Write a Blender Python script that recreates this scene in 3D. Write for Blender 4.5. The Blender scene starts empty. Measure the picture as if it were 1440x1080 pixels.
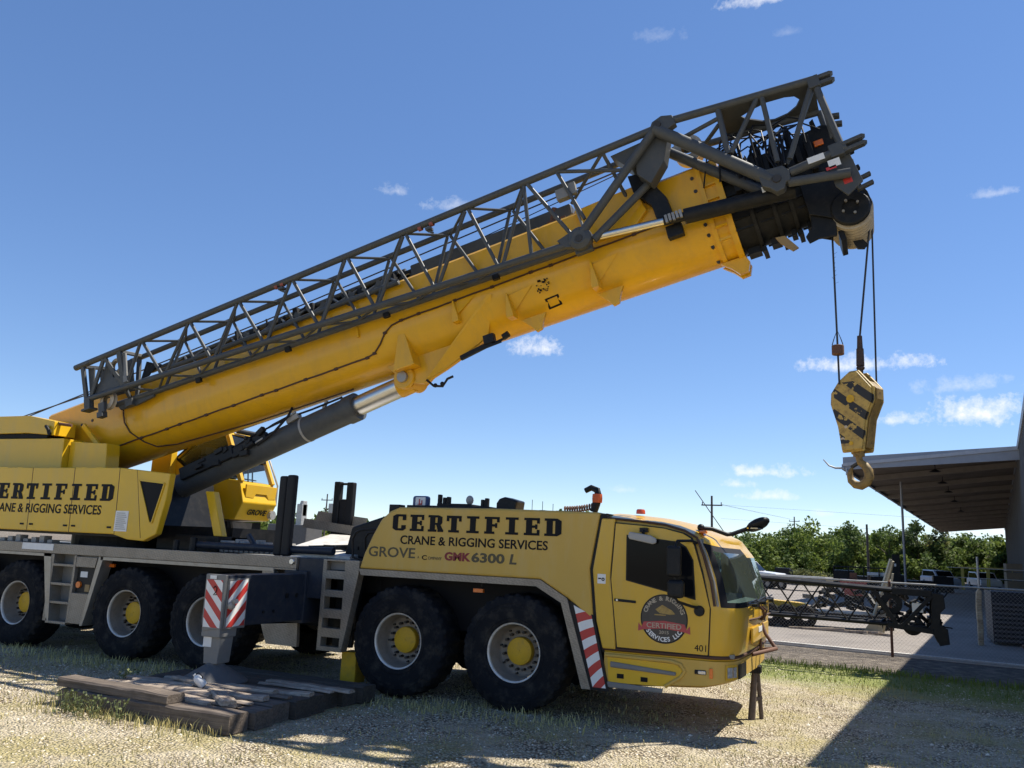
import bpy, bmesh, math, random
from mathutils import Vector, Matrix, noise
R = math.radians
random.seed(7)
scene = bpy.context.scene

# ------------------------------------------------------------------ camera, sky, sun, exposure
cam_d = bpy.data.cameras.new('camera')
cam = bpy.data.objects.new('camera', cam_d)
scene.collection.objects.link(cam)
_r = Vector((0.91388494, 0.40365296, 0.04334279)); _u = Vector((0.03989472, -0.19553949, 0.97988403)); _b = Vector((0.40400832, -0.89377212, -0.19480422))
_m = Matrix.Identity(4)
for i in range(3):
    _m[i][0] = _r[i]; _m[i][1] = _u[i]; _m[i][2] = _b[i]
_m.translation = Vector((4.180336, -11.102282, 2.00748))
cam.matrix_world = _m
cam_d.sensor_width = 36.0
cam_d.lens = 1156.6 / 1440 * 36
cam_d.clip_start = 0.05
cam_d.clip_end = 6000
scene.camera = cam

SUN = Vector((0.42, 0.42, 1.0)).normalized()
world = bpy.data.worlds.new('World')
scene.world = world
world.use_nodes = True
wn = world.node_tree.nodes; wl = world.node_tree.links
wn.clear()
w_out = wn.new('ShaderNodeOutputWorld'); w_bg = wn.new('ShaderNodeBackground')
sky = wn.new('ShaderNodeTexSky'); sky.sky_type = 'NISHITA'; sky.sun_disc = False
sky.sun_elevation = math.asin(SUN.z); sky.sun_rotation = math.atan2(SUN.x, SUN.y)
sky.altitude = 2500; sky.air_density = 1.0; sky.dust_density = 0.12; sky.ozone_density = 2.6
w_bg.inputs['Strength'].default_value = 0.098
sky_hsv = wn.new('ShaderNodeHueSaturation'); sky_hsv.inputs['Saturation'].default_value = 1.32; sky_hsv.inputs['Value'].default_value = 1.6; sky_hsv.inputs['Hue'].default_value = 0.509
sky_gam = wn.new('ShaderNodeGamma'); sky_gam.inputs['Gamma'].default_value = 0.72
wl.new(sky.outputs[0], sky_gam.inputs['Color']); wl.new(sky_gam.outputs[0], sky_hsv.inputs['Color'])
wtc = wn.new('ShaderNodeTexCoord')
DIR = wtc.outputs['Generated']

def wmath(op, a, b=None, c=None):
    n = wn.new('ShaderNodeMath'); n.operation = op
    for k, v in enumerate((a, b, c)):
        if v is None: continue
        if isinstance(v, (int, float)): n.inputs[k].default_value = v
        else: wl.new(v, n.inputs[k])
    return n.outputs[0]

def wdot(vec):
    n = wn.new('ShaderNodeVectorMath'); n.operation = 'DOT_PRODUCT'
    wl.new(DIR, n.inputs[0]); n.inputs[1].default_value = vec
    return n.outputs['Value']

_n1 = wn.new('ShaderNodeTexNoise'); _n1.inputs['Scale'].default_value = 55; _n1.inputs['Detail'].default_value = 9; _n1.inputs['Roughness'].default_value = 0.68
wl.new(DIR, _n1.inputs['Vector'])
CLOUD_N = _n1.outputs[0]
# direction (azimuth from +y towards +x, elevation), half width, half height in degrees, density
CLOUD_TABLE = [  # azimuth, elevation, half width, half height (degrees), density
    (-22.8, 13.8, 2.5, 1.05, 1.0), (-33.5, 23.8, 1.3, .6, .4), (-29.6, 23.1, 1.8, .7, .45), (-6.2, 35.6, 3.2, .7, .75), (-14.3, 34.1, 1.7, .7, .2),
    (-.6, 12.5, 4.3, .8, .95), (5.9, 9.2, 3.7, 1.5, 1.0), (.9, 8.9, 1.6, .7, .85), (-7.3, 5.6, 2.9, .65, .85), (-8.9, 4.8, 1.2, .45, .7), (-6.6, 4.0, 1.8, .45, .7),
    (7.4, 22.2, 1.5, .4, .35), (5.8, 2.3, 4.0, 1.2, .9), (-3.2, 3.0, .9, .35, .4), (-16.2, 4.2, 1.6, .4, .3), (4.8, 10.9, 2.8, .9, .4), (-4.8, 33.5, .8, .4, .15)]
mask = None
for az, el, hw, hh, dens in CLOUD_TABLE:
    az, el = R(az), R(el)
    c = Vector((math.sin(az) * math.cos(el), math.cos(az) * math.cos(el), math.sin(el)))
    e1 = Vector((math.cos(az), -math.sin(az), 0)); e2 = e1.cross(c)
    if e2.z < 0: e2 = -e2
    u = wmath('DIVIDE', wdot(e1), math.sin(R(hw))); v0 = wmath('SUBTRACT', wdot(e2), 0.0)
    v = wmath('DIVIDE', v0, math.sin(R(hh)))
    # flatter underside: the lower half falls off faster
    v = wmath('MULTIPLY', v, wmath('ADD', wmath('MULTIPLY', wmath('LESS_THAN', v, 0.0), 0.9), 1.0))
    r2 = wmath('ADD', wmath('MULTIPLY', u, u), wmath('MULTIPLY', v, v))
    k = wmath('SUBTRACT', 1.0, wmath('SQRT', r2))
    k = wmath('MULTIPLY', wmath('MAXIMUM', k, -1.0), 1.0)
    k = wmath('ADD', k, wmath('MULTIPLY', wmath('SUBTRACT', CLOUD_N, 0.53), 3.2))
    k = wmath('MULTIPLY', k, wmath('GREATER_THAN', wdot(c), 0.7))
    k = wmath('MULTIPLY', wmath('MINIMUM', wmath('MAXIMUM', wmath('MULTIPLY', k, .85), 0.0), 1.0), dens)
    mask = k if mask is None else wmath('MAXIMUM', mask, k)
cmix = wn.new('ShaderNodeMixRGB'); cmix.inputs[2].default_value = (6.6, 6.7, 6.9, 1)
wl.new(mask, cmix.inputs[0]); wl.new(sky_hsv.outputs[0], cmix.inputs[1])
wl.new(cmix.outputs[0], w_bg.inputs['Color']); wl.new(w_bg.outputs[0], w_out.inputs['Surface'])

sun_d = bpy.data.lights.new('sun', 'SUN'); sun_d.energy = 5.0; sun_d.angle = R(0.53); sun_d.color = (1.0, 0.94, 0.83)
sun = bpy.data.objects.new('sun', sun_d); scene.collection.objects.link(sun)
sun.rotation_euler = SUN.to_track_quat('Z', 'Y').to_euler()
vs = scene.view_settings
vs.view_transform = 'Standard'; vs.look = 'None'; vs.exposure = 0.75; vs.gamma = 1.0; vs.use_curve_mapping = False

# ------------------------------------------------------------------ materials
def srgb(h):
    h = h.lstrip('#'); v = [int(h[i:i + 2], 16) / 255 for i in (0, 2, 4)]
    return tuple(((x + .055) / 1.055) ** 2.4 if x > .04045 else x / 12.92 for x in v)

def mat(name, col, rough=0.5, metal=0.0, var=0.12, scale=3.0, dirt=None, dirt_amt=0.35, bump=0.0, bscale=40.0, coat=0.0, spec=0.5, wear=False):
    m = bpy.data.materials.new(name); m.use_nodes = True
    nt = m.node_tree; n = nt.nodes; l = nt.links
    b = n['Principled BSDF']
    b.inputs['Roughness'].default_value = rough; b.inputs['Metallic'].default_value = metal
    b.inputs['Coat Weight'].default_value = coat; b.inputs['Coat Roughness'].default_value = 0.12
    b.inputs['Specular IOR Level'].default_value = spec
    tc = n.new('ShaderNodeTexCoord')
    nz = n.new('ShaderNodeTexNoise'); nz.inputs['Scale'].default_value = scale; nz.inputs['Detail'].default_value = 6; nz.inputs['Roughness'].default_value = .62
    l.new(tc.outputs['Object'], nz.inputs['Vector'])
    rp = n.new('ShaderNodeValToRGB'); rp.color_ramp.elements[0].position = .3; rp.color_ramp.elements[1].position = .7
    lo = [max(0, c * (1 - var)) for c in col]; hi = [min(1, c * (1 + var)) for c in col]
    rp.color_ramp.elements[0].color = (*lo, 1); rp.color_ramp.elements[1].color = (*hi, 1)
    l.new(nz.outputs[0], rp.inputs[0]); out = rp.outputs[0]
    if dirt is not None:
        n2 = n.new('ShaderNodeTexNoise'); n2.inputs['Scale'].default_value = scale * 2.3; n2.inputs['Detail'].default_value = 9; n2.inputs['Roughness'].default_value = .72
        if wear:
            mp0 = n.new('ShaderNodeMapping'); mp0.inputs['Scale'].default_value = (1.7, 1.7, .38); l.new(tc.outputs['Object'], mp0.inputs[0]); l.new(mp0.outputs[0], n2.inputs['Vector'])
        else: l.new(tc.outputs['Object'], n2.inputs['Vector'])
        r2 = n.new('ShaderNodeValToRGB'); r2.color_ramp.elements[0].position = .48; r2.color_ramp.elements[1].position = .72
        r2.color_ramp.elements[0].color = (0, 0, 0, 1); r2.color_ramp.elements[1].color = (dirt_amt,) * 3 + (1,)
        l.new(n2.outputs[0], r2.inputs[0])
        mx = n.new('ShaderNodeMixRGB'); mx.inputs[2].default_value = (*dirt, 1)
        l.new(r2.outputs[0], mx.inputs[0]); l.new(out, mx.inputs[1]); out = mx.outputs[0]
    if wear:    # chips and scuffs in the paint
        n3 = n.new('ShaderNodeTexNoise'); n3.inputs['Scale'].default_value = 24; n3.inputs['Detail'].default_value = 7; n3.inputs['Roughness'].default_value = .7
        n4 = n.new('ShaderNodeTexNoise'); n4.inputs['Scale'].default_value = 1.1; n4.inputs['Detail'].default_value = 3
        l.new(tc.outputs['Object'], n3.inputs['Vector']); l.new(tc.outputs['Object'], n4.inputs['Vector'])
        ad = n.new('ShaderNodeMath'); ad.operation = 'MULTIPLY_ADD'; ad.inputs[1].default_value = .35; l.new(n4.outputs[0], ad.inputs[0]); l.new(n3.outputs[0], ad.inputs[2])
        r3 = n.new('ShaderNodeValToRGB'); r3.color_ramp.elements[0].position = .885; r3.color_ramp.elements[1].position = .91; r3.color_ramp.elements[0].color = (0, 0, 0, 1); r3.color_ramp.elements[1].color = (.7, .7, .7, 1)
        l.new(ad.outputs[0], r3.inputs[0]); m3 = n.new('ShaderNodeMixRGB'); m3.inputs[2].default_value = (.12, .07, .03, 1); l.new(r3.outputs[0], m3.inputs[0]); l.new(out, m3.inputs[1]); out = m3.outputs[0]
    l.new(out, b.inputs['Base Color'])
    rr = n.new('ShaderNodeMapRange'); rr.inputs[3].default_value = max(0, rough - .1); rr.inputs[4].default_value = min(1, rough + .12)
    l.new(nz.outputs[0], rr.inputs[0]); l.new(rr.outputs[0], b.inputs['Roughness'])
    if bump:
        nb = n.new('ShaderNodeTexNoise'); nb.inputs['Scale'].default_value = bscale; nb.inputs['Detail'].default_value = 5
        l.new(tc.outputs['Object'], nb.inputs['Vector'])
        bp = n.new('ShaderNodeBump'); bp.inputs['Strength'].default_value = bump; bp.inputs['Distance'].default_value = .02
        l.new(nb.outputs[0], bp.inputs['Height']); l.new(bp.outputs[0], b.inputs['Normal'])
    return m

DUST = (.30, .25, .17)
M = {}
M['boom_yellow'] = mat('boom yellow paint', (.70, .375, .010), .34, dirt=(.45, .27, .05), dirt_amt=.45, var=.07, scale=1.2, coat=.35, spec=.3, wear=True)
M['body_yellow'] = mat('superstructure yellow paint', (.66, .40, .012), .36, dirt=(.5, .34, .08), dirt_amt=.42, var=.06, scale=1.0, coat=.3, spec=.3, wear=True)
M['cab_yellow'] = mat('cab yellow paint', (.60, .36, .028), .33, dirt=(.48, .34, .12), dirt_amt=.42, var=.05, scale=1.0, coat=.4, spec=.3, wear=True)
M['faded_yellow'] = mat('faded yellow paint', (.53, .34, .07), .45, dirt=(.5, .38, .18), dirt_amt=.45, var=.05, scale=1.0, coat=.1, spec=.3, wear=True)
M['hub_yellow'] = mat('hub yellow paint', (.62, .37, .02), .45, dirt=(.3, .2, .06), dirt_amt=.6, scale=5, spec=.3)
M['jib_grey'] = mat('dark grey steel paint', (.068, .073, .077), .42, dirt=(.12, .11, .09), dirt_amt=.4, scale=4, spec=.22)
M['black'] = mat('black steel paint', (.010, .011, .013), .45, dirt=(.045, .04, .035), dirt_amt=.4, scale=4, spec=.22)
M['navy'] = mat('dark blue grey paint', (.022, .028, .042), .42, dirt=(.08, .075, .07), dirt_amt=.4, scale=3, spec=.22)
M['padgrey'] = mat('dull grey casting', (.085, .085, .085), .6, dirt=(.16, .14, .11), dirt_amt=.5, scale=5)
M['midgrey'] = mat('mid grey steel paint', (.17, .17, .165), .5, dirt=(.25, .22, .18), dirt_amt=.4, scale=4)
M['rubber'] = mat('tyre rubber', (.012, .013, .016), .85, dirt=(.085, .075, .06), dirt_amt=.55, scale=2.2, bump=.2, bscale=60, spec=.12)
M['rim'] = mat('dusty rim paint', (.27, .235, .195), .5, dirt=(.16, .13, .10), dirt_amt=.7, scale=6, metal=.1)
M['rim_lip'] = mat('rim lip', (.62, .59, .54), .42, dirt=(.3, .26, .2), dirt_amt=.5, scale=6, metal=.25)
M['bolt'] = mat('dark bolts', (.05, .045, .04), .5, metal=.4)
M['chrome'] = mat('chrome rod', (.62, .61, .58), .34, metal=1.0, var=.04)
M['rubber_hose'] = mat('black hose', (.014, .014, .016), .5, spec=.22)
M['brown_cable'] = mat('brown cable', (.06, .025, .012), .6)
M['white'] = mat('white sticker', (.72, .72, .70), .5, var=.06, scale=9)
M['red'] = mat('red sticker', (.48, .035, .03), .45, var=.1, scale=6, dirt=(.3, .1, .08), dirt_amt=.3)
M['redtext'] = mat('dark red lettering', (.20, .010, .016), .5)
M['letter'] = mat('black lettering', (.004, .004, .006), .6, spec=.22)
M['greyletter'] = mat('grey green lettering', (.10, .085, .05), .5, spec=.22)
M['amber'] = mat('amber lens', (.75, .16, .01), .25, coat=.5)
M['lens'] = mat('clear lamp lens', (.55, .55, .55), .12, metal=.5, var=.3, scale=30)
M['nylon'] = mat('tan nylon sheave', (.42, .36, .27), .5, dirt=(.12, .09, .06), dirt_amt=.5, scale=6)
M['rope'] = mat('wire rope', (.03, .03, .034), .55, metal=.3)
M['brownsteel'] = mat('old brown steel', (.13, .095, .07), .8, dirt=(.05, .035, .025), dirt_amt=.6, scale=8)
M['rust'] = mat('rusty steel', (.13, .06, .035), .75, dirt=(.06, .03, .02), dirt_amt=.6, scale=8)
M['mirror_glass'] = mat('mirror glass', (.5, .52, .55), .05, metal=1.0, var=.02)
M['grey_plastic'] = mat('grey plastic', (.33, .32, .30), .5, dirt=DUST, dirt_amt=.3)
M['seat'] = mat('grey seat cloth', (.16, .15, .14), .8)
M['tan'] = mat('tan shield', (.30, .20, .08), .6, dirt=(.12, .09, .05), dirt_amt=.5)

def chequer(name, col, rough=.45):
    m = mat(name, col, rough, metal=.45, dirt=(.17, .14, .11), dirt_amt=.6, scale=2.5, var=.15)
    nt = m.node_tree; n = nt.nodes; l = nt.links; b = n['Principled BSDF']
    tc = n.new('ShaderNodeTexCoord'); mp = n.new('ShaderNodeMapping'); mp.inputs['Rotation'].default_value = (R(45), R(45), R(45))
    l.new(tc.outputs['Object'], mp.inputs[0])
    ck = n.new('ShaderNodeTexChecker'); ck.inputs['Scale'].default_value = 52
    l.new(mp.outputs[0], ck.inputs['Vector'])
    bp = n.new('ShaderNodeBump'); bp.inputs['Strength'].default_value = .8; bp.inputs['Distance'].default_value = .008
    src = b.inputs['Base Color'].links[0].from_socket; cm = n.new('ShaderNodeMixRGB'); cm.blend_type = 'MULTIPLY'; cm.inputs[0].default_value = 1
    cr = n.new('ShaderNodeValToRGB'); cr.color_ramp.elements[0].color = (.86, .86, .86, 1); cr.color_ramp.elements[1].color = (1.1, 1.1, 1.1, 1); l.new(ck.outputs['Fac'], cr.inputs[0]); l.new(src, cm.inputs[1]); l.new(cr.outputs[0], cm.inputs[2]); l.new(cm.outputs[0], b.inputs['Base Color'])
    l.new(ck.outputs['Fac'], bp.inputs['Height']); l.new(bp.outputs[0], b.inputs['Normal'])
    return m
M['chequer'] = chequer('aluminium chequer plate', (.29, .255, .21))
M['alu'] = mat('aluminium edge', (.33, .305, .265), .42, metal=.5, dirt=(.2, .17, .13), dirt_amt=.5, scale=4)

def glass(name, tint, dust, refl=.03):
    m = bpy.data.materials.new(name); m.use_nodes = True
    nt = m.node_tree; n = nt.nodes; l = nt.links; n.clear()
    o = n.new('ShaderNodeOutputMaterial'); mx = n.new('ShaderNodeMixShader'); tr = n.new('ShaderNodeBsdfTransparent'); gl = n.new('ShaderNodeBsdfGlossy')
    tr.inputs[0].default_value = (*tint, 1); gl.inputs['Roughness'].default_value = .03
    lw = n.new('ShaderNodeLayerWeight'); lw.inputs[0].default_value = .5; pw = n.new('ShaderNodeMath'); pw.operation = 'POWER'; pw.inputs[1].default_value = 4.0; l.new(lw.outputs['Facing'], pw.inputs[0]); fr = n.new('ShaderNodeMath'); fr.operation = 'MULTIPLY_ADD'; fr.inputs[1].default_value = .8; fr.inputs[2].default_value = refl; l.new(pw.outputs[0], fr.inputs[0])
    nz = n.new('ShaderNodeTexNoise'); nz.inputs['Scale'].default_value = 2.5; tc = n.new('ShaderNodeTexCoord'); l.new(tc.outputs['Object'], nz.inputs['Vector'])
    ad = n.new('ShaderNodeMath'); ad.operation = 'MULTIPLY_ADD'; ad.inputs[1].default_value = .08; l.new(nz.outputs[0], ad.inputs[0]); l.new(fr.outputs[0], ad.inputs[2])
    l.new(ad.outputs[0], mx.inputs[0]); l.new(tr.outputs[0], mx.inputs[1]); l.new(gl.outputs[0], mx.inputs[2])
    df = n.new('ShaderNodeBsdfDiffuse'); df.inputs[0].default_value = (tint[0] * .55, tint[1] * .6, tint[2] * .6, 1); m2 = n.new('ShaderNodeMixShader'); m2.inputs[0].default_value = dust; l.new(mx.outputs[0], m2.inputs[1]); l.new(df.outputs[0], m2.inputs[2]); l.new(m2.outputs[0], o.inputs[0])
    return m
M['glass'] = glass('green tinted glass', (.50, .61, .58), .07)
M['opglass'] = glass('clear cab glass', (.72, .80, .85), .03, .008)
M['darkglass'] = mat('dark window glass', (.005, .006, .008), .04, var=.1, scale=1.5, spec=.1)

# ------------------------------------------------------------------ mesh helpers
class MB:
    def __init__(s): s.v = []; s.f = []; s.mi = []; s.cur = 0
    def add(s, vs, fs):
        o = len(s.v); s.v += [tuple(v) for v in vs]; s.f += [tuple(i + o for i in f) for f in fs]; s.mi += [s.cur] * len(fs)
        return s
    def box(s, x0, x1, y0, y1, z0, z1):
        return s.add([(x, y, z) for z in (z0, z1) for y in (y0, y1) for x in (x0, x1)],
                     [(0, 2, 3, 1), (4, 5, 7, 6), (0, 1, 5, 4), (2, 6, 7, 3), (0, 4, 6, 2), (1, 3, 7, 5)])
    def prism(s, pts, d0, d1, axis='y'):
        n = len(pts)
        def P(p, d): return (p[0], d, p[1]) if axis == 'y' else ((d, p[0], p[1]) if axis == 'x' else (p[0], p[1], d))
        vs = [P(p, d0) for p in pts] + [P(p, d1) for p in pts]
        fs = [tuple(range(n)), tuple(range(2 * n - 1, n - 1, -1))] + [(i, i + n, (i + 1) % n + n, (i + 1) % n) for i in range(n)]
        return s.add(vs, fs)
    def tube(s, p0, p1, r0, r1=None, n=8, cap=True):
        r1 = r0 if r1 is None else r1
        p0, p1 = Vector(p0), Vector(p1); d = p1 - p0
        q = d.to_track_quat('Z', 'Y'); vs = []
        for p, r in ((p0, r0), (p1, r1)):
            for k in range(n):
                a = 2 * math.pi * (k + .5) / n
                vs.append(p + q @ Vector((r * math.cos(a), r * math.sin(a), 0)))
        fs = [(k, (k + 1) % n, (k + 1) % n + n, k + n) for k in range(n)]
        if cap: fs += [tuple(range(n - 1, -1, -1)), tuple(range(n, 2 * n))]
        return s.add(vs, fs)
    def path(s, pts, r, n=8, closed=False):
        pts = [Vector(p) for p in pts]; m = len(pts); rs = r if isinstance(r, (list, tuple)) else [r] * m
        vs = []; nrm = None
        for i, p in enumerate(pts):
            t = (pts[min(i + 1, m - 1)] - pts[max(i - 1, 0)]).normalized()
            if nrm is None: nrm = t.orthogonal().normalized()
            nrm = (nrm - t * nrm.dot(t)).normalized(); bn = t.cross(nrm)
            for k in range(n):
                a = 2 * math.pi * k / n
                vs.append(p + (nrm * math.cos(a) + bn * math.sin(a)) * rs[i])
        fs = [(i * n + k, i * n + (k + 1) % n, (i + 1) * n + (k + 1) % n, (i + 1) * n + k) for i in range(m - 1) for k in range(n)]
        fs += [tuple(range(n - 1, -1, -1)), tuple(range((m - 1) * n, m * n))]
        return s.add(vs, fs)
    def bar(s, p0, p1, w, h, up=(0, 0, 1)):
        p0, p1 = Vector(p0), Vector(p1); d = (p1 - p0).normalized(); sd = d.cross(Vector(up))
        sd = d.orthogonal() if sd.length < 1e-5 else sd
        sd.normalize(); u = sd.cross(d); vs = []
        for p in (p0, p1):
            for a, b in ((-1, -1), (1, -1), (1, 1), (-1, 1)): vs.append(p + sd * a * w / 2 + u * b * h / 2)
        return s.add(vs, [(3, 2, 1, 0), (4, 5, 6, 7), (0, 1, 5, 4), (1, 2, 6, 5), (2, 3, 7, 6), (3, 0, 4, 7)])
    def lathe(s, prof, n=48, o=(0, 0, 0), ax='y', rad=None):
        o = Vector(o); vs = []; m = len(prof)
        for k in range(n):
            a = 2 * math.pi * k / n
            for j, (r, h) in enumerate(prof):
                rr = r if rad is None else rad(j, k, r)
                c, q = rr * math.cos(a), rr * math.sin(a)
                vs.append(o + (Vector((c, h, q)) if ax == 'y' else Vector((c, q, h)) if ax == 'z' else Vector((h, c, q))))
        fs = [(k * m + j, k * m + j + 1, ((k + 1) % n) * m + j + 1, ((k + 1) % n) * m + j) for k in range(n) for j in range(m - 1)]
        return s.add(vs, fs)
    def ball(s, c, r, n=10, m=6, sq=(1, 1, 1)):
        return s.add([(c[0] + r * sq[0] * math.sin(math.pi * j / m) * math.cos(2 * math.pi * k / n), c[1] + r * sq[1] * math.sin(math.pi * j / m) * math.sin(2 * math.pi * k / n), c[2] + r * sq[2] * math.cos(math.pi * j / m)) for j in range(m + 1) for k in range(n)],
                     [(j * n + k, (j + 1) * n + k, (j + 1) * n + (k + 1) % n, j * n + (k + 1) % n) for j in range(m) for k in range(n)])
    def build(s, name, mats, parent=None, bevel=0.0, smooth=None, loc=None, seg=2):
        me = bpy.data.meshes.new(name)
        me.from_pydata([tuple(v) for v in s.v], [], s.f)
        bm = bmesh.new(); bm.from_mesh(me)
        for i, f in enumerate(bm.faces): f.material_index = s.mi[i]
        bmesh.ops.remove_doubles(bm, verts=bm.verts, dist=1e-6) if not bevel else None
        bmesh.ops.recalc_face_normals(bm, faces=bm.faces)
        if smooth is not None:
            for f in bm.faces: f.smooth = True
        bm.to_mesh(me); bm.free()
        for m in (mats if isinstance(mats, (list, tuple)) else [mats]): me.materials.append(M[m] if isinstance(m, str) else m)
        if smooth is not None and hasattr(me, 'set_sharp_from_angle'): me.set_sharp_from_angle(angle=R(smooth))
        o = bpy.data.objects.new(name, me); scene.collection.objects.link(o)
        if parent is not None: o.parent = parent
        if loc is not None: o.location = loc
        if bevel:
            b = o.modifiers.new('bevel', 'BEVEL'); b.width = bevel; b.segments = seg; b.limit_method = 'ANGLE'; b.angle_limit = R(35); b.harden_normals = False
        return o

def build_each(mb, name, m, parent, **kw):
    """one object for every separate piece of a mesh builder"""
    par = list(range(len(mb.v)))
    def fd(a):
        while par[a] != a: par[a] = par[par[a]]; a = par[a]
        return a
    for f in mb.f:
        for i in f[1:]: par[fd(i)] = fd(f[0])
    groups = {}
    for f in mb.f: groups.setdefault(fd(f[0]), []).append(f)
    for fs in groups.values():
        ids = sorted({i for f in fs for i in f}); mp = {i: k for k, i in enumerate(ids)}
        q = MB(); q.add([mb.v[i] for i in ids], [tuple(mp[i] for i in f) for f in fs]); q.build(name, m, parent, **kw)

def empty(name, loc=(0, 0, 0), rz=0.0):
    o = bpy.data.objects.new(name, None); scene.collection.objects.link(o)
    o.location = loc; o.rotation_euler = (0, 0, rz); o.empty_display_size = .2
    return o

def tag(o, label=None, cat=None, group=None, kind=None):
    if label: o['label'] = label
    if cat: o['category'] = cat
    if group: o['group'] = group
    if kind: o['kind'] = kind
    return o

def kids(o): return [c for c in bpy.data.objects if c.parent == o]

def copy_tree(o, parent=None):
    c = o.copy(); scene.collection.objects.link(c)
    if parent is not None: c.parent = parent
    for ch in kids(o): copy_tree(ch, c)
    return c

def text_mesh(txt, size, sx=1.0, bold=0.0, extrude=.002, align='LEFT', spacing=1.0, shear=0.0):
    cu = bpy.data.curves.new('lettering', 'FONT'); cu.body = txt; cu.size = size; cu.extrude = extrude; cu.offset = bold; cu.align_x = align
    cu.space_character = spacing; cu.shear = shear; cu.resolution_u = 3
    o = bpy.data.objects.new('lettering', cu); scene.collection.objects.link(o)
    dg = bpy.context.evaluated_depsgraph_get()
    me = bpy.data.meshes.new_from_object(o.evaluated_get(dg))
    bpy.data.objects.remove(o); bpy.data.curves.remove(cu)
    for v in me.vertices: v.co.x *= sx
    return me

def place_text(txt, parent, m, x0, z0, x1, h, y=-1.505, bold=0.0, axis='side', name='lettering', shear=0.0, spacing=1.0):
    """lettering of cap height h whose left end is at x0 and right end at x1 on the side plane"""
    me = text_mesh(txt, 1.0, bold=bold, shear=shear, spacing=spacing)
    xs = [v.co.x for v in me.vertices]; ys = [v.co.y for v in me.vertices]
    w = max(xs) - min(xs); hh = max(ys) - min(ys); mx, my = min(xs), min(ys)
    for v in me.vertices:
        v.co = Vector(((v.co.x - mx) / w * (x1 - x0), (v.co.y - my) / hh * h, v.co.z))
    me.materials.append(M[m])
    o = bpy.data.objects.new(name, me); scene.collection.objects.link(o)
    o.parent = parent
    if axis == 'side': o.location = (x0, y, z0); o.rotation_euler = (R(90), 0, 0)
    return o

# slab letters as butting pieces on a unit-high grid
SLAB = {
    'I': [[(.2, .14), (.44, .14), (.44, .86), (.2, .86)], [(.06, .86), (.58, .86), (.58, 1), (.06, 1)], [(.06, 0), (.58, 0), (.58, .14), (.06, .14)]],
    'T': [[(0, .84), (.64, .84), (.64, 1), (0, 1)], [(0, .66), (.11, .66), (.11, .84), (0, .84)], [(.53, .66), (.64, .66), (.64, .84), (.53, .84)], [(.2, .14), (.44, .14), (.44, .84), (.2, .84)], [(.09, 0), (.55, 0), (.55, .14), (.09, .14)]],
    'E': [[(.08, .14), (.32, .14), (.32, .86), (.08, .86)], [(0, .86), (.62, .86), (.62, 1), (0, 1)], [(0, 0), (.62, 0), (.62, .14), (0, .14)], [(.51, .68), (.62, .68), (.62, .86), (.51, .86)], [(.51, .14), (.62, .14), (.62, .33), (.51, .33)], [(.32, .43), (.44, .43), (.44, .57), (.32, .57)], [(.44, .36), (.53, .36), (.53, .64), (.44, .64)]],
    'F': [[(.08, .14), (.32, .14), (.32, .86), (.08, .86)], [(0, .86), (.62, .86), (.62, 1), (0, 1)], [(0, 0), (.42, 0), (.42, .14), (0, .14)], [(.51, .68), (.62, .68), (.62, .86), (.51, .86)], [(.32, .43), (.44, .43), (.44, .57), (.32, .57)], [(.44, .36), (.53, .36), (.53, .64), (.44, .64)]],
    'R': [[(.08, .14), (.31, .14), (.31, .86), (.08, .86)], [(0, .86), (.52, .86), (.46, 1), (0, 1)], [(.41, .54), (.62, .54), (.62, .9), (.46, 1), (.52, .86), (.41, .86)], [(.31, .42), (.55, .42), (.62, .54), (.31, .54)], [(.36, .42), (.43, .14), (.66, .14), (.55, .42)], [(.43, 0), (.68, 0), (.68, .14), (.43, .14)], [(0, 0), (.38, 0), (.38, .14), (0, .14)]],
    'D': [[(.08, .14), (.32, .14), (.32, .86), (.08, .86)], [(0, .86), (.42, .86), (.5, 1), (0, 1)], [(0, 0), (.5, 0), (.42, .14), (0, .14)], [(.42, .14), (.5, 0), (.66, .14), (.66, .86), (.5, 1), (.42, .86)]],
    'C': [[(.02, .12), (.18, 0), (.26, .14), (.26, .86), (.18, 1), (.02, .88)], [(.26, .86), (.62, .86), (.62, 1), (.18, 1)], [(.26, .14), (.18, 0), (.5, 0), (.62, .12), (.62, .14)], [(.46, .64), (.62, .64), (.62, .86), (.46, .86)], [(.42, .14), (.62, .14), (.62, .34), (.42, .34)]]}

def slab_text(txt, parent, x0, z0, x1, h, y, m='letter', wear=0.0):
    mb = MB(); n = len(txt); pitch = (x1 - x0) / (n - .21)
    k = pitch * .79 / .64
    for i, ch in enumerate(txt):
        for p in SLAB[ch]:
            mb.prism([(x0 + i * pitch + a * k, z0 + b * h) for a, b in p], y, y - .003)
    return mb.build('lettering', m, parent)
# ================================================================== the crane (x = forward, y = away from the viewer, z = up)
crane = empty('mobile_crane', (0, 0, 0.05))
tag(crane, 'yellow six axle mobile crane with its boom raised, parked on the gravel', 'mobile crane')
crane.location = (0, 0, 0)
AXLES = [0.0, -1.65, -4.95, -6.59, -9.1, -10.75]

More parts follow.
